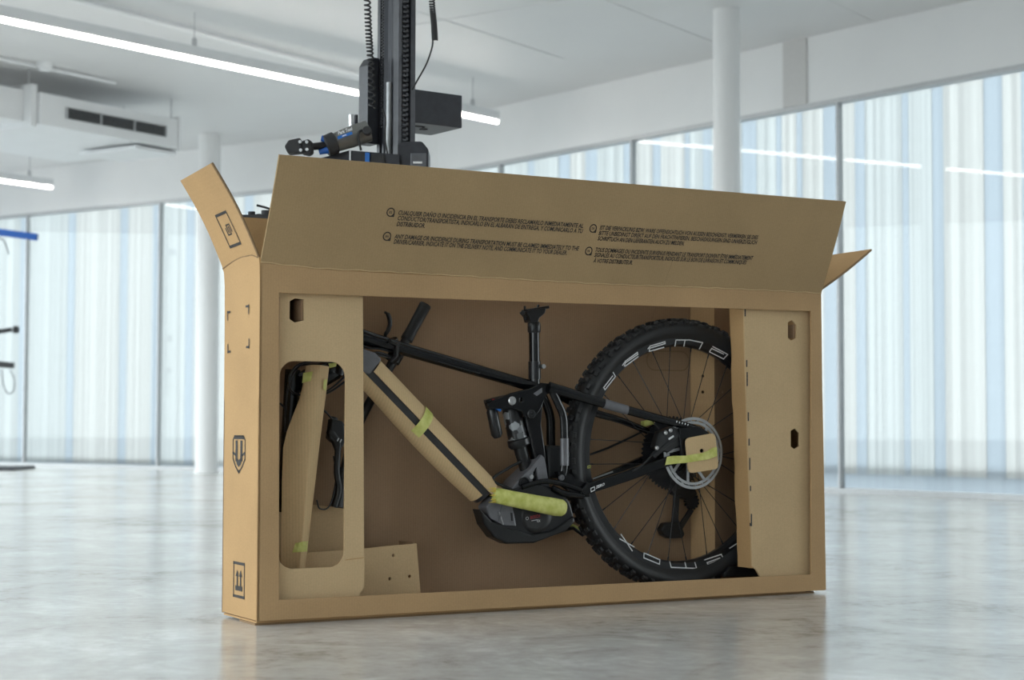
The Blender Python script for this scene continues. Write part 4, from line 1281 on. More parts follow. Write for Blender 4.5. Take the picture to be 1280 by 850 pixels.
# brake rotor
RC = Vector((WC.x + 0.012, 0.086, WC.z + 0.002))
rt_ = MB()
rt_.lathe([(0.0945, -0.001), (0.1026, -0.001), (0.1026, 0.001), (0.0945, 0.001)], RC, (0, 1, 0), 64, close=True)
rt_.lathe([(0.0835, -0.001), (0.0912, -0.001), (0.0912, 0.001), (0.0835, 0.001)], RC, (0, 1, 0), 64, close=True)
rt_.lathe([(0.020, -0.001), (0.034, -0.001), (0.034, 0.001), (0.020, 0.001)], RC, (0, 1, 0), 32, close=True)
for k in range(24):
    a = 2 * PI * k / 24
    w = 0.10 if k % 4 == 0 else 0.035
    q = [(RC.x + r * math.cos(a + s_ * w / 2 + (0.15 if r > 0.094 else 0)), RC.y + 0.0005 * v_, RC.z + r * math.sin(a + s_ * w / 2 + (0.15 if r > 0.094 else 0))) for v_ in (-2, 2) for r, s_ in ((0.088, -1), (0.088, 1), (0.097, 1), (0.097, -1))]
    rt_.hexa(q)
for k in range(9):
    a = 2 * PI * k / 9 + 0.3
    rt_.bar((RC.x + 0.032 * math.cos(a - 0.45), RC.y, RC.z + 0.032 * math.sin(a - 0.45)), (RC.x + 0.087 * math.cos(a), RC.y, RC.z + 0.087 * math.sin(a)), 0.0085, 0.002, ref=(0, 1, 0))
rt_.build('brake_rotor', 'rotor', rim)
# cassette on the far side
cas = MB()
for k, (r_, v_) in enumerate(((0.108, 0.172), (0.096, 0.177), (0.084, 0.182), (0.073, 0.187), (0.063, 0.192), (0.053, 0.197), (0.045, 0.202), (0.037, 0.207))):
    nt2 = int(r_ * 480)
    prof = []
    for i in range(nt2):
        a = 2 * PI * i / nt2
        for da, rr in ((0.0, r_ - 0.006), (0.30, r_), (0.55, r_), (0.85, r_ - 0.006)):
            aa = a + da * 2 * PI / nt2
            prof.append((WC.x + rr * math.cos(aa), WC.z + rr * math.sin(aa)))
    inner = [(WC.x + (r_ * 0.55) * math.cos(2 * PI * i / 24), WC.z + (r_ * 0.55) * math.sin(2 * PI * i / 24)) for i in range(24)]
    cas.panel(prof, [inner], lambda x, y, v_=v_: (x, v_, y), (0, 0.002, 0))
cas.lathe([(0.034, 0.03), (0.034, 0.068)], WC, (0, 1, 0), 24)
cas.build('cassette', 'satin', rim)

# --- brake caliper, dropout, pads and tape
calp = MB()
calp.prism([(1.2181, 0.4233), (1.2345, 0.4684), (1.2784, 0.4842), (1.3283, 0.4684), (1.306, 0.432), (1.2618, 0.4096)], 0.078, 0.108)
calo = calp.build('brake_caliper', 'black', bike, bevel=0.004)
for q in ((1.2231, 0.0775, 0.4235), (1.2532, 0.0775, 0.4662), (1.2697, 0.0775, 0.4729)):
    MB().lathe([(0.0, -0.004), (0.004, -0.004), (0.006, -0.002), (0.006, 0.004)], q, (0, 1, 0), 12).build('caliper_bolt', 'silver', calo, smooth=40)
MB().bar((1.2631, 0.076, 0.4481), (1.2796, 0.076, 0.4571), 0.002, 0.005).build('caliper_lettering', 'decal', calo)
MB().bar((1.2112, 0.084, 0.3987), (1.3018, 0.084, 0.4638), 0.014, 0.016, ref=(0, 1, 0)).build('caliper_arm', 'satin', calo, bevel=0.003)
hose = MB().tube(smooth_path([(1.2289, 0.082, 0.4234), (1.2004, 0.08, 0.3966), (1.1727, 0.079, 0.3745), (1.1404, 0.079, 0.3592)], 5), 0.0028, 8).build('brake_hose', 'rubber', bike, smooth=60)
MB().prism([(1.2963, 0.4797), (1.3687, 0.4844), (1.4025, 0.4661), (1.391, 0.4226), (1.3517, 0.3886), (1.3016, 0.3777), (1.3017, 0.423)], 0.072, 0.080).build('dropout', 'gloss', bike, bevel=0.003)
pd = [(Vector((1.3111, 0.4504))), (Vector((1.4146, 0.4662))), (Vector((1.4269, 0.3633))), (Vector((1.3219, 0.3509)))]
def round_quad(P, r, n=4):
    out = []
    for i in range(4):
        p, a_, b_ = P[i], P[i - 1], P[(i + 1) % 4]
        pa, pb = p + (a_ - p).normalized() * r, p + (b_ - p).normalized() * r
        for k in range(n + 1):
            t = k / n
            out.append(tuple(pa * (1 - t) ** 2 + p * (2 * t * (1 - t)) + pb * t * t))
    return out
hc = (1.368, 0.4151)
pad = MB().panel(round_quad(pd, 0.016), [[(hc[0] + 0.008 * math.cos(k * PI / 6), hc[1] + 0.006 * math.sin(k * PI / 6)) for k in range(12)]], lambda x, y: (x, 0.062, y), (0, 0.005, 0)).build('rotor_guard_card', 'wrap', bike)
tm_ = MB()
tops = [(1.2573, 0.3988), (1.2765, 0.4009), (1.3123, 0.4018), (1.3401, 0.4062), (1.3652, 0.4083), (1.3848, 0.415), (1.4017, 0.4229), (1.4186, 0.4262)]
bots = [(1.2505, 0.3753), (1.2792, 0.3784), (1.3123, 0.3815), (1.34, 0.3847), (1.3651, 0.3878), (1.3847, 0.39), (1.4016, 0.3944), (1.4199, 0.4)]
n_ = len(tops)
tv = [0.0765, 0.0745, 0.0595, 0.0595, 0.0585, 0.0585, 0.0595, 0.0595]
tm_.add([(t_[0], tv[i], t_[1]) for i, t_ in enumerate(tops)] + [(t_[0], tv[i], t_[1]) for i, t_ in enumerate(bots)], [(i, i + 1, n_ + i + 1, n_ + i) for i in range(n_ - 1)])
tm_.build('tape', 'tape', pad, smooth=60)
MB().bar((1.2571, 0.2, 0.4908), (1.2933, 0.2, 0.4978), 0.02, 0.016).build('stay_tape', 'tape', bike, bevel=0.003)
# cable guide and chain behind the wheel
MB().tube([(1.0829, 0.205, 0.4042), (1.1423, 0.205, 0.4221), (1.2244, 0.205, 0.4539), (1.2939, 0.205, 0.4839)], 0.0032, 6).build('chain_run', 'satin', bike, smooth=40)
MB().tube([(1.0985, 0.2, 0.5199), (1.1799, 0.2, 0.4998), (1.2654, 0.2, 0.477)], 0.007, 8).build('seat_stay_far', 'gloss', bike, smooth=40)

# --- rear derailleur
der = MB()
der.prism([(1.3437, 0.3377), (1.389, 0.3464), (1.4347, 0.3178), (1.4518, 0.2848), (1.4174, 0.2667), (1.3662, 0.2863)], 0.198, 0.226)
dero = der.build('derailleur', 'black', bike, bevel=0.004)
cg = MB()
cg.prism([(1.369, 0.2909), (1.3889, 0.2906), (1.383, 0.2), (1.3603, 0.2006)], 0.200, 0.206)
cg.prism([(1.423, 0.2433), (1.4402, 0.2382), (1.3972, 0.1834), (1.383, 0.1931)], 0.200, 0.206)
cg.build('derailleur_cage', 'satin', dero, bevel=0.002)
def pulley(c, r, nt2, name='pulley'):
    pts = []
    for i in range(nt2):
        for da, rr in ((0.0, r * 0.82), (0.3, r), (0.6, r), (0.9, r * 0.82)):
            a = 2 * PI * (i + da) / nt2
            pts.append((c[0] + rr * math.cos(a), c[2] + rr * math.sin(a)))
    MB().prism(pts, 0.203, 0.212).build(name, 'satin', dero)
pulley((1.4352, 0.205, 0.2639), 0.025, 13)
pulley((1.378, 0.205, 0.1836), 0.023, 13)
MB().prism([(1.3195, 0.1856), (1.3336, 0.2037), (1.3873, 0.207), (1.4043, 0.1693), (1.3957, 0.158), (1.3476, 0.1594), (1.3279, 0.1692)], 0.196, 0.222).build('cage_guard', 'black', dero, bevel=0.004)

# --- handlebar, grips, levers
hb = smooth_path([(0.5421, 0.19, 0.7984), (0.4924, 0.19, 0.7153), (0.4433, 0.195, 0.6355), (0.3902, 0.2, 0.5458), (0.3423, 0.195, 0.4573), (0.3146, 0.188, 0.374), (0.2922, 0.182, 0.281)], 5)
bar_o = MB().tube(hb, 0.0125, 14, ref=(0, 1, 0.01)).build('handlebar', 'satin', bike, smooth=50)
ga, gb = Vector((0.5493, 0.19, 0.8094)), Vector((0.4924, 0.19, 0.7131))
gv = [ga.lerp(gb, t) for t in (0, 0.04, 0.05, 0.4, 0.8, 0.96, 1.0)]
MB().tube(gv, [0.016, 0.0172, 0.0165, 0.0160, 0.0158, 0.0172, 0.0165], 18).build('grip', 'rubber', bar_o, smooth=40)
ga, gb = Vector((0.3096, 0.187, 0.374)), Vector((0.2895, 0.181, 0.2728))
MB().tube([ga, ga.lerp(gb, 0.5), gb], [0.0165, 0.0158, 0.0172], 18).build('grip', 'rubber', bar_o, smooth=40)
MB().tube(smooth_path([(0.4185, 0.17, 0.7845), (0.4291, 0.17, 0.7763), (0.434, 0.17, 0.7553), (0.4292, 0.172, 0.7362), (0.4226, 0.175, 0.7192), (0.4452, 0.185, 0.6883)], 4), [0.0035] * 3 + [0.0058] * 12 + [0.0045] * 6, 10, flat=1.3).build('brake_lever', 'black', bar_o, smooth=50)
lv = MB()
lv.tube([(0.4377, 0.165, 0.7128), (0.453, 0.172, 0.6796), (0.4406, 0.18, 0.6541)], [0.015, 0.019, 0.014], 14)
lv.cyl((0.4759, 0.19, 0.6935), (0.4525, 0.19, 0.6546), 0.019, 16)
lv.build('lever_clamp', 'black', bar_o, smooth=40)
stp = MB().tube([(0.4057, 0.118, 0.7059), (0.429, 0.118, 0.696), (0.4288, 0.122, 0.6689), (0.4165, 0.13, 0.6522)], 0.007, 8, flat=1.8).build('stem_strap', 'black', bar_o, smooth=40)
lv2 = smooth_path([(0.2759, 0.17, 0.5052), (0.265, 0.165, 0.4679), (0.2833, 0.165, 0.4348), (0.2816, 0.165, 0.3645), (0.2901, 0.168, 0.3188), (0.277, 0.168, 0.2737)], 4)
MB().tube(lv2, [0.010] * 4 + [0.014] * 5 + [0.0085] * 12, 12, flat=0.8).build('brake_lever', 'black', bar_o, smooth=50)
lb = MB()
lb.prism([(0.2639, 0.5031), (0.2955, 0.4949), (0.3027, 0.4514), (0.2938, 0.4266), (0.2666, 0.4432), (0.2564, 0.4515)], 0.155, 0.185)
lb.build('lever_body', 'black', bar_o, bevel=0.004)
for q in ((0.279, 0.153, 0.4484), (0.2869, 0.153, 0.4453)):
    MB().bar(Vector(q) + Vector((-0.002, 0, -0.004)), Vector(q) + Vector((0.002, 0, 0.004)), 0.002, 0.003).build('lever_mark', 'silver', bar_o)

# --- fork with a cardboard sleeve
fk0, fk1 = Vector((0.2549, 0.15, 0.6123)), Vector((0.1218, 0.15, 0.4275))
fork = MB()
fork.tube([(0.2638, 0.145, 0.6289), (0.2215, 0.14, 0.6116), (0.1598, 0.14, 0.5943)], [0.028, 0.032, 0.024], 14)
fork.tube([(0.1505, 0.15, 0.627), (0.1432, 0.15, 0.468), (0.1321, 0.15, 0.2654)], [0.020, 0.021, 0.021], 14)
fork.tube([(0.1997, 0.105, 0.6105), (0.1731, 0.105, 0.3875), (0.1449, 0.105, 0.1469)], [0.021, 0.021, 0.021], 14)
forko = fork.build('fork', 'gloss', bike, smooth=50)
# open-sided sleeve: flat flared sheet on the left, rolled round the leg on the right
slv = MB()
rows = []
SV = 0.098
prof = [  # y, left x, ridge x, right x
    (457, 382.5, 391, 411.5), (475, 380, 389.5, 409), (497, 375, 386.5, 406.5), (520, 366, 384, 403.5), (540, 358, 382, 401), (560, 354, 380.5, 398.5), (600, 352.5, 377.5, 394), (650, 352, 374, 388.5), (690, 351.5, 371, 384), (709, 351.5, 369.5, 381)]
SLV = [
    ((0.1646, 0.098, 0.6361), (0.1764, 0.082, 0.6379), (0.197, 0.074, 0.637), (0.2249, 0.09, 0.6339)),
    ((0.1595, 0.098, 0.5996), (0.1734, 0.082, 0.5994), (0.1929, 0.074, 0.5996), (0.2208, 0.09, 0.6003)),
    ((0.1499, 0.1, 0.555), (0.1684, 0.082, 0.555), (0.1889, 0.074, 0.5551), (0.2157, 0.09, 0.5556)),
    ((0.1324, 0.104, 0.5085), (0.1633, 0.082, 0.5086), (0.1828, 0.074, 0.5087), (0.2094, 0.09, 0.5089)),
    ((0.1174, 0.106, 0.4683), (0.1594, 0.082, 0.4684), (0.1788, 0.074, 0.4684), (0.2043, 0.09, 0.4684)),
    ((0.1089, 0.108, 0.4281), (0.1554, 0.082, 0.4282), (0.1726, 0.074, 0.4283), (0.1992, 0.09, 0.4279)),
    ((0.1057, 0.106, 0.348), (0.1496, 0.082, 0.3481), (0.1646, 0.074, 0.3481), (0.19, 0.09, 0.3473)),
    ((0.1039, 0.102, 0.2482), (0.143, 0.082, 0.2482), (0.1558, 0.074, 0.2483), (0.1778, 0.09, 0.247)),
    ((0.102, 0.098, 0.1688), (0.1372, 0.082, 0.1686), (0.1479, 0.074, 0.1688), (0.1688, 0.09, 0.167)),
    ((0.1024, 0.098, 0.131), (0.1344, 0.082, 0.1289), (0.1429, 0.074, 0.1292), (0.1637, 0.09, 0.1272))]
nr = len(SLV)
A = []
for rw in SLV:
    P = [Vector(p) for p in rw]
    P.append(P[3] + Vector((-0.006, 0.035, 0)))
    sp4 = smooth_path(P, 4)
    A.append(sp4)
W = len(A[0])
vs_ = [q for rw in A for q in rw]
n0 = len(vs_)
vs_ += [q + Vector((0.001, 0.003, 0)) for q in vs_]
F = []
for j in range(nr - 1):
    for k in range(W - 1):
        a_ = j * W + k
        F += [(a_, a_ + 1, a_ + W + 1, a_ + W), (n0 + a_, n0 + a_ + W, n0 + a_ + W + 1, n0 + a_ + 1)]
    for k in (0, W - 1):
        a_ = j * W + k
        F.append((a_, a_ + W, n0 + a_ + W, n0 + a_))
for k in range(W - 1):
    for j in (0, nr - 1):
        a_ = j * W + k
        F.append((a_, a_ + 1, n0 + a_ + 1, n0 + a_))
sleeve = slv.add(vs_, F).build('fork_sleeve', 'wrap', forko, smooth=60)
def patch(rows_):
    n = len(rows_[0])
    MB().add([p for rw in rows_ for p in rw], [(k, k + 1, n + k + 1, n + k) for k in range(n - 1)]).build('tape', 'tape', forko)
patch([[(0.1555, 0.094, 0.6176), (0.166, 0.083, 0.6195), (0.1739, 0.076, 0.6205)], [(0.1529, 0.095, 0.5913), (0.1623, 0.084, 0.5953), (0.1691, 0.077, 0.5973)]])
patch([[(0.2024, 0.073, 0.5977), (0.2161, 0.082, 0.6041)], [(0.2014, 0.073, 0.5774), (0.2131, 0.082, 0.5716)]])
patch([[(0.1323, 0.081, 0.1908), (0.1401, 0.074, 0.1929), (0.1498, 0.0715, 0.1948), (0.1677, 0.083, 0.1955)], [(0.1258, 0.083, 0.168), (0.1352, 0.077, 0.1684), (0.1457, 0.0715, 0.169), (0.1658, 0.083, 0.1686)]])
patch([[(0.2303, 0.11, 0.6479), (0.257, 0.11, 0.6504)], [(0.2349, 0.11, 0.6316), (0.2526, 0.11, 0.636)]])

# --- cables
def cable(pts, r=0.0026):
    MB().tube(smooth_path(pts, 6), r, 7).build('cable', 'rubber', bike, smooth=70)
cable([(0.3289, 0.12, 0.6874), (0.2193, 0.085, 0.651), (0.1386, 0.075, 0.639), (0.1129, 0.08, 0.6085), (0.1217, 0.09, 0.5727), (0.1692, 0.12, 0.5615), (0.2353, 0.12, 0.5745), (0.3021, 0.12, 0.6289)])
cable([(0.3289, 0.12, 0.6812), (0.2481, 0.1, 0.6479), (0.1709, 0.1, 0.6464), (0.1384, 0.1, 0.6255), (0.1192, 0.1, 0.5889), (0.1153, 0.11, 0.5286), (0.1178, 0.12, 0.4682)])
cable([(0.3068, 0.13, 0.6127), (0.2442, 0.13, 0.5707), (0.2041, 0.14, 0.5662), (0.16, 0.14, 0.5739), (0.1422, 0.14, 0.6022), (0.1552, 0.13, 0.6347), (0.2125, 0.12, 0.6417)])
cable([(0.1123, 0.14, 0.5409), (0.1342, 0.14, 0.5228), (0.165, 0.14, 0.5047), (0.2087, 0.15, 0.5377), (0.2444, 0.16, 0.5216), (0.2738, 0.165, 0.4969), (0.3078, 0.17, 0.4845)])
cable([(0.2878, 0.13, 0.7282), (0.338, 0.125, 0.6899), (0.3838, 0.125, 0.6847), (0.4256, 0.13, 0.6775)], 0.003)
cable([(0.2924, 0.12, 0.7155), (0.3381, 0.12, 0.6752), (0.3792, 0.12, 0.674), (0.4211, 0.13, 0.6648)], 0.0035)
cable([(0.2745, 0.11, 0.694), (0.3358, 0.115, 0.6625), (0.3723, 0.115, 0.6675), (0.414, 0.125, 0.6603)], 0.003)
cable([(0.2197, 0.15, 0.294), (0.2288, 0.15, 0.2714), (0.2599, 0.16, 0.2785), (0.2818, 0.17, 0.3437), (0.2723, 0.165, 0.4059)], 0.002)
cable([(0.5516, 0.118, 0.6545), (0.6165, 0.118, 0.6387), (0.6774, 0.118, 0.6248)], 0.002)
cable([(0.7654, 0.097, 0.3135), (0.7189, 0.12, 0.3393), (0.769, 0.13, 0.3685), (0.8141, 0.13, 0.3898), (0.8266, 0.13, 0.4115)], 0.004)

# black block put in for the dark gap between tyre and right insert
dk = MB()
dk.prism([(1.4889, 0.0806), (1.5989, 0.0765), (1.6017, 0.0485), (1.4688, 0.0516)], 0.092, 0.106)
ft = dk.build('dark_gap_block', 'black', bevel=0.003)
ft.location = BOX_O
ft.rotation_euler = (0, 0, YAW)
props(ft, 'black block standing in for the dark gap beside the right insert', 'foam block')

# ------------------------------------------------------------------ repair stand behind the box
SX, SY = -0.368, 5.468
CA = math.radians(36)
stand = thing('repair_stand', 'tall dark motorised bike repair stand rising behind the box', 'repair stand', (SX, SY, 0), 'workshop repair stands')
def srot(x, y): return (SX + x * math.cos(CA) - y * math.sin(CA), SY + x * math.sin(CA) + y * math.cos(CA))
def sp3(x, y, z):
    q = srot(x, y)
    return (q[0], q[1], z)
def sbox(m, x0, x1, y0, y1, z0, z1):
    c = [srot(x0, y0), srot(x1, y0), srot(x1, y1), srot(x0, y1)]
    return m.hexa([(x, y, z0) for x, y in c] + [(x, y, z1) for x, y in c])
HX, HY = 0.031, 0.062
# extruded column: rack channel on the narrow face, round groove on the wide face
prof = [(-HX, -HY), (-0.018, -HY), (-0.018, -HY + 0.012), (0.014, -HY + 0.012), (0.014, -HY), (HX, -HY), (HX, HY), (-HX, HY), (-HX, 0.046), (-HX + 0.010, 0.044),
        (-HX + 0.010, 0.034), (-HX, 0.032), (-HX, 0.022), (-HX + 0.008, 0.012), (-HX + 0.011, -0.004), (-HX + 0.008, -0.022), (-HX, -0.034)]
ZT = 2.9
scol = MB().panel(prof, [], lambda x, y: sp3(x, y, 0.03), (0, 0, ZT - 0.03)).build('column', 'stand', stand)
m = MB()
sbox(m, -HX - 0.0005, -0.019, -HY - 0.0012, -HY, 0.05, ZT)
sbox(m, 0.015, HX + 0.0005, -HY - 0.0012, -HY, 0.05, ZT)
m.build('column_edge_strip', 'standlite', scol)
m = MB()
k = 0
z = 1.20
while z < 1.95:
    sbox(m, -0.014, 0.000, -HY + 0.001, -HY + 0.012, z, z + 0.0065)
    sbox(m, 0.001, 0.010, -HY + 0.004, -HY + 0.012, z + 0.004, z + 0.012)
    z += 0.0155
props(m.build('gear_rack', 'standlite', scol), kind='stuff')
m = MB()
z = 1.42
while z < 1.95:
    sbox(m, -HX - 0.004, -HX + 0.008, 0.024, 0.034, z, z + 0.005)
    z += 0.0095
props(m.build('gear_rack', 'slot', scol), kind='stuff')
m = MB()
m.tube([sp3(-HX + 0.004, -0.004, 1.30), sp3(-HX + 0.004, -0.004, 1.56)], 0.010, 12)
m.build('lift_rod', 'rotor', scol, smooth=50)
# carriage with chamfered top on the left of the column
cg_ = [(-0.076, 1.37), (-0.034, 1.37), (-0.034, 1.645), (-0.060, 1.645), (-0.076, 1.620)]
c0_, c1_ = srot(0, 0.045), srot(0, 0.100)
MB().panel(cg_, [], lambda x, z: sp3(x, 0.045, z), tuple(Vector((c1_[0] - c0_[0], c1_[1] - c0_[1], 0)))).build('carriage', 'stand', stand, bevel=0.003)
sbox(MB(), 0.032, 0.219, -0.05, 0.13, 1.4345, 1.5400).build('motor_box', 'stand', stand, bevel=0.003)
mb2 = MB()
for x0, y0, w, d in ((0.06, 0.0, 0.05, 0.012), (0.12, 0.03, 0.02, 0.02)):
    sbox(mb2, x0, x0 + w, y0, y0 + d, 1.4325, 1.436)
mb2.build('motor_box_slot', 'slot', stand)
m = MB()
q0, q1 = (-0.357, 5.4, 1.353), (-0.262, 5.4, 1.293)
m.panel([(q0[0], 1.16), (q1[0] + 0.002, 1.16), (q1[0] + 0.002, 1.338), (q1[0] - 0.018, 1.362), (q0[0] + 0.018, 1.362), (q0[0], 1.352)], [], lambda x, z: (x, 5.375, z), (0, 0.12, 0))
gbx = m.build('gear_housing', 'stand', stand, bevel=0.004)
MB().box((q0[0] + 0.042, 5.368, 1.17), (q1[0] - 0.004, 5.376, 1.325)).build('housing_cover', 'standlite', gbx, bevel=0.002)
MB().box((q0[0] + 0.050, 5.365, 1.292), (q0[0] + 0.078, 5.369, 1.298)).build('housing_lettering', 'decal', gbx)
m = MB()
m.panel([(-0.604, 5.36, 1.304)[::2], (-0.503, 5.36, 1.332)[::2], (-0.347, 5.36, 1.319)[::2], (-0.345, 1.18), (-0.60, 1.18)], [], lambda x, z: (x, 5.36, z), (0, 0.10, 0))
arm_h = m.build('control_housing', 'stand', stand, bevel=0.002)
MB().box(((-0.467, 5.355, 1.313)[0], 5.350, 1.20), ((-0.454, 5.355, 1.313)[0], 5.36, 1.322)).build('control_button', 'slot', arm_h)
MB().box(((-0.454, 5.355, 1.313)[0], 5.350, 1.20), ((-0.44, 5.355, 1.313)[0], 5.36, 1.323)).build('blue_sticker', 'blue', arm_h)
MB().box(((-0.503, 5.355, 1.313)[0], 5.352, 1.20), ((-0.498, 5.355, 1.313)[0], 5.36, 1.332)).build('trim_strip', 'silver', arm_h)
MB().box(((-0.435, 5.355, 1.313)[0], 5.352, 1.20), ((-0.394, 5.355, 1.313)[0], 5.36, 1.318)).build('display_panel', 'slot', arm_h)
# clamp arm
cb, ca_ = Vector((-0.446, 5.36, 1.392)), Vector((-0.556, 5.33, 1.346))
arm = MB().tube([cb, cb.lerp(ca_, 0.5), ca_], [0.034, 0.033, 0.028], 20, ref=(0, 0, 1)).build('clamp_arm', 'clamp', stand, smooth=50)
MB().tube([ca_.lerp(cb, 0.12), ca_.lerp(cb, 0.10), ca_.lerp(cb, -0.14), ca_.lerp(cb, -0.16)], [0.030, 0.0345, 0.0325, 0.026], 20, ref=(0, 0, 1)).build('clamp_collar', 'slot', arm, smooth=40)
adir = (ca_ - cb).normalized()
j0 = Vector((-0.568, 5.325, 1.342))
MB().tube([j0, Vector((-0.628, 5.31, 1.333))], [0.012, 0.011], 12, ref=(0, 0, 1)).build('clamp_rod', 'satin', arm, smooth=40)
m = MB()
m.tube([Vector((-0.57, 5.32, 1.358)), Vector((-0.585, 5.32, 1.362))], [0.010, 0.010], 10, ref=(0, 0, 1))
m.tube([Vector((-0.563, 5.32, 1.327)), Vector((-0.592, 5.32, 1.319))], [0.012, 0.008], 10, ref=(0, 0, 1))
m.build('clamp_lever', 'standblue', arm, smooth=40)
m = MB()
m.panel([(-0.693, 5.29, 1.33)[::2], (-0.681, 5.29, 1.349)[::2], (-0.645, 5.29, 1.357)[::2], (-0.64, 5.29, 1.313)[::2], (-0.683, 5.29, 1.309)[::2]], [], lambda x, z: (x, 5.275, z), (0, 0.05, 0))
jaw = m.build('clamp_jaw', 'slot', arm, bevel=0.004)
m = MB()
m.panel([(-0.642, 5.29, 1.347)[::2], (-0.621, 5.29, 1.354)[::2], (-0.608, 5.29, 1.344)[::2], (-0.608, 5.29, 1.313)[::2], (-0.62, 5.29, 1.305)[::2], (-0.642, 5.29, 1.31)[::2]], [], lambda x, z: (x, 5.28, z), (0, 0.04, 0))
m.build('clamp_jaw', 'slot', arm, bevel=0.004)
for q in ((-0.644, 5.27, 1.342), (-0.624, 5.27, 1.342), (-0.642, 5.27, 1.317), (-0.623, 5.27, 1.319)):
    MB().cyl(q, (q[0], q[1] - 0.008, q[2]), 0.0048, 12).build('jaw_bolt', 'silver', arm, smooth=40)
MB().tube([(-0.497, 5.36, 1.406), (-0.498, 5.36, 1.442)], 0.0085, 14, ref=(0, 1, 0)).build('clamp_screw', 'silver', arm, smooth=40)
MB().tube([(-0.485, 5.38, 1.414), (-0.485, 5.38, 1.445)], 0.006, 12, ref=(0, 1, 0)).build('clamp_screw', 'stand', arm, smooth=40)
# maker's lettering on the arm, on its front side
t0_, t1_ = Vector((-0.53, 5.29, 1.368)), Vector((-0.487, 5.294, 1.384))
td = (t1_ - t0_).normalized()
tu = Vector((-td.z, 0, td.x))
text_mb('Park Tool', (t1_ - t0_).length, 0.0105, lambda x, y: tuple(t0_ + td * x + tu * y), shear=0.2, bold=0.03).build('arm_lettering', 'decal', arm)
t2_ = Vector((-0.531, 5.288, 1.354))
MB().add([t2_, t2_ + td * 0.047, t2_ + td * 0.047 + tu * 0.009, t2_ + tu * 0.009], [(0, 1, 2, 3)]).build('arm_sticker', 'blue', arm)
MB().add([t2_ + td * 0.015 + tu * 0.003 + Vector((0, -0.001, 0)), t2_ + td * 0.028 + tu * 0.003 + Vector((0, -0.001, 0)), t2_ + td * 0.028 + tu * 0.006 + Vector((0, -0.001, 0)), t2_ + td * 0.015 + tu * 0.006 + Vector((0, -0.001, 0))], [(0, 1, 2, 3)]).build('arm_sticker_print', 'decal', arm)
# coiled cables
def coil(name, path, R, turns, r, parent, mat='slot'):
    P = smooth_path(path, 8)
    n = turns * 10
    pts = []
    for i in range(n + 1):
        t = i / n * (len(P) - 1)
        k = min(int(t), len(P) - 2)
        c = P[k].lerp(P[k + 1], t - k)
        a = 2 * PI * i / 10
        pts.append(c + Vector((R * math.cos(a), R * math.sin(a), 0)))
    return MB().tube(pts, r, 5, ref=(0, 0, 1)).build(name, mat, parent, smooth=70)
coil('coiled_cable', [(-0.455, 5.36, 1.951), (-0.451, 5.36, 1.8), (-0.446, 5.36, 1.7), (-0.44, 5.36, 1.613), (-0.434, 5.36, 1.463)], 0.009, 30, 0.0032, stand)
coil('coiled_cable', [(-0.262, 5.42, 1.968), (-0.254, 5.42, 1.815), (-0.247, 5.42, 1.74), (-0.244, 5.42, 1.689)], 0.0078, 36, 0.0028, stand)
MB().tube(smooth_path([(-0.25, 5.42, 1.691), (-0.253, 5.42, 1.664), (-0.27, 5.42, 1.613), (-0.297, 5.42, 1.563), (-0.314, 5.43, 1.534)], 5), 0.0026, 8).build('power_cable', 'slot', stand, smooth=70)
MB().tube(smooth_path([(-0.402, 5.36, 1.461), (-0.393, 5.37, 1.428), (-0.395, 5.37, 1.378), (-0.387, 5.37, 1.323)], 5), 0.0026, 8).build('power_cable', 'slot', stand, smooth=70)
MB().tube(smooth_path([(-0.451, 5.33, 1.388), (-0.467, 5.31, 1.383), (-0.471, 5.31, 1.363), (-0.465, 5.33, 1.327)], 5), 0.0035, 8).build('power_cable', 'slot', stand, smooth=70)
MB().lathe([(0.0, -0.01), (0.012, -0.01), (0.014, 0.0), (0.014, 0.02)], (-0.445, 5.31, 1.385), (0, 1, 0), 14).build('cable_plug', 'slot', stand, smooth=40)
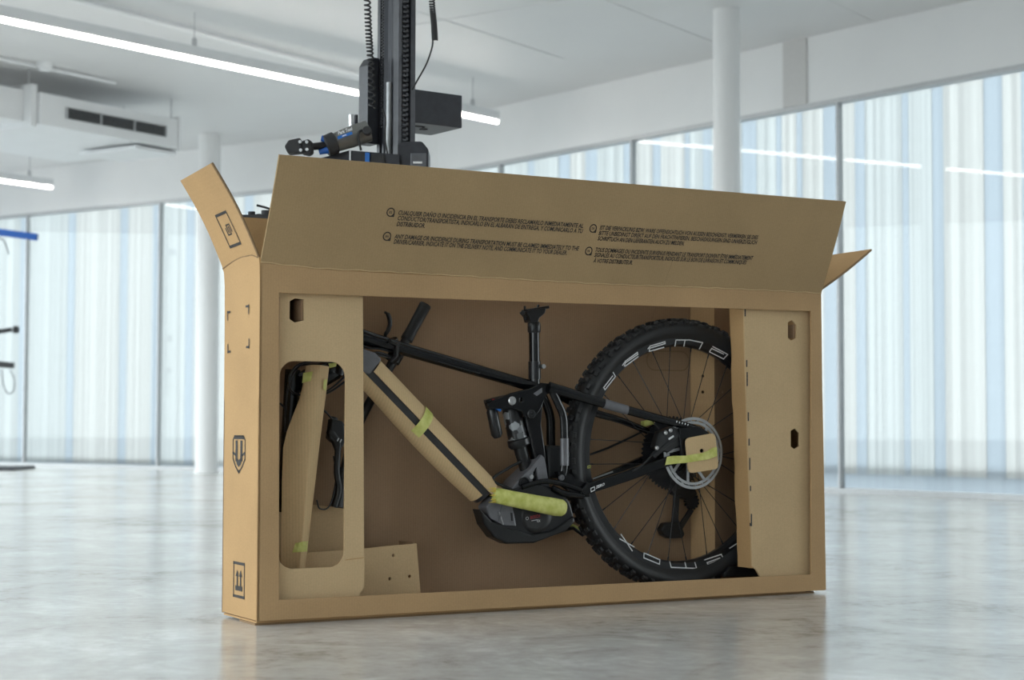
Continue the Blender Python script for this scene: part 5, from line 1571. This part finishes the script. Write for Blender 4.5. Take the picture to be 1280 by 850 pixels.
# tool shelf reaching out to the left, and the foot plate
m = MB()
m.box((-0.84, 5.28, 1.108), (-0.55, 5.44, 1.122))
m.box((-0.60, 5.37, 1.085), (-0.36, 5.42, 1.108))
shf = m.build('tool_shelf', 'slot', stand, bevel=0.002)
for q, r_, h_ in (((-0.800, 5.34), 0.011, 0.016), ((-0.775, 5.36), 0.017, 0.010), ((-0.750, 5.33), 0.019, 0.018), ((-0.725, 5.36), 0.019, 0.018)):
    MB().cyl((q[0], q[1], 1.122), (q[0], q[1], 1.122 + h_), r_, 14).build('shelf_socket', 'slot', shf, smooth=40)
MB().tube([(-0.786, 5.35, 1.159), (-0.761, 5.35, 1.153), (-0.727, 5.35, 1.141), (-0.726, 5.35, 1.126)], 0.0035, 8).build('shelf_hook', 'slot', shf, smooth=50)
MB().box((SX - 0.33, SY - 0.26, 0.0), (SX + 0.33, SY + 0.30, 0.03)).build('foot_plate', 'stand', stand, bevel=0.004)

# second stand at the left edge of the hall, mostly out of view
s2 = thing('repair_stand', 'distant repair stand with a blue arm poking in at the left edge', 'repair stand', (-5.80, 18.1, 0), 'workshop repair stands')
MB().box((-5.90, 18.02, 0.03), (-5.78, 18.16, 2.9)).build('column', 'stand', s2, bevel=0.004)
MB().box((-6.35, 17.72, 0.0), ((-5.027, 18.1, 0.009)[0], 18.5, 0.035)).build('foot_plate', 'stand', s2, bevel=0.004)
MB().bar((-5.80, 18.1, 2.52), (-4.933, 18.1, 2.41), 0.06, 0.072).build('blue_arm', 'standblue', s2, bevel=0.008)
MB().tube([(-5.80, 18.1, 1.45), (-5.291, 18.1, 1.431), (-5.191, 18.1, 1.448)], 0.024, 10).build('clamp_arm', 'slot', s2, smooth=50)
MB().lathe([(0.0, -0.03), (0.035, -0.025), (0.04, 0.0), (0.035, 0.03), (0.0, 0.035)], (-5.146, 18.1, 1.448), (1, 0, 0), 14).build('clamp_knob', 'slot', s2, smooth=50)
MB().bar((-5.80, 18.1, 1.13), (-5.16, 18.1, 1.075), 0.07, 0.062).build('lower_arm', 'slot', s2, bevel=0.006)
MB().tube(smooth_path([(-5.374, 18.1, 2.413), (-5.29, 18.1, 2.38), (-5.255, 18.1, 2.313), (-5.229, 18.1, 2.23)], 5), 0.006, 6).build('cable', 'slot', s2, smooth=60)
MB().tube(smooth_path([(-5.201, 18.1, 1.033), (-5.15, 18.1, 0.934), (-5.156, 18.1, 0.818), (-5.214, 18.1, 0.785), (-5.265, 18.1, 0.884), (-5.284, 18.1, 1.033)], 5), 0.005, 6).build('cable', 'slot', s2, smooth=60)
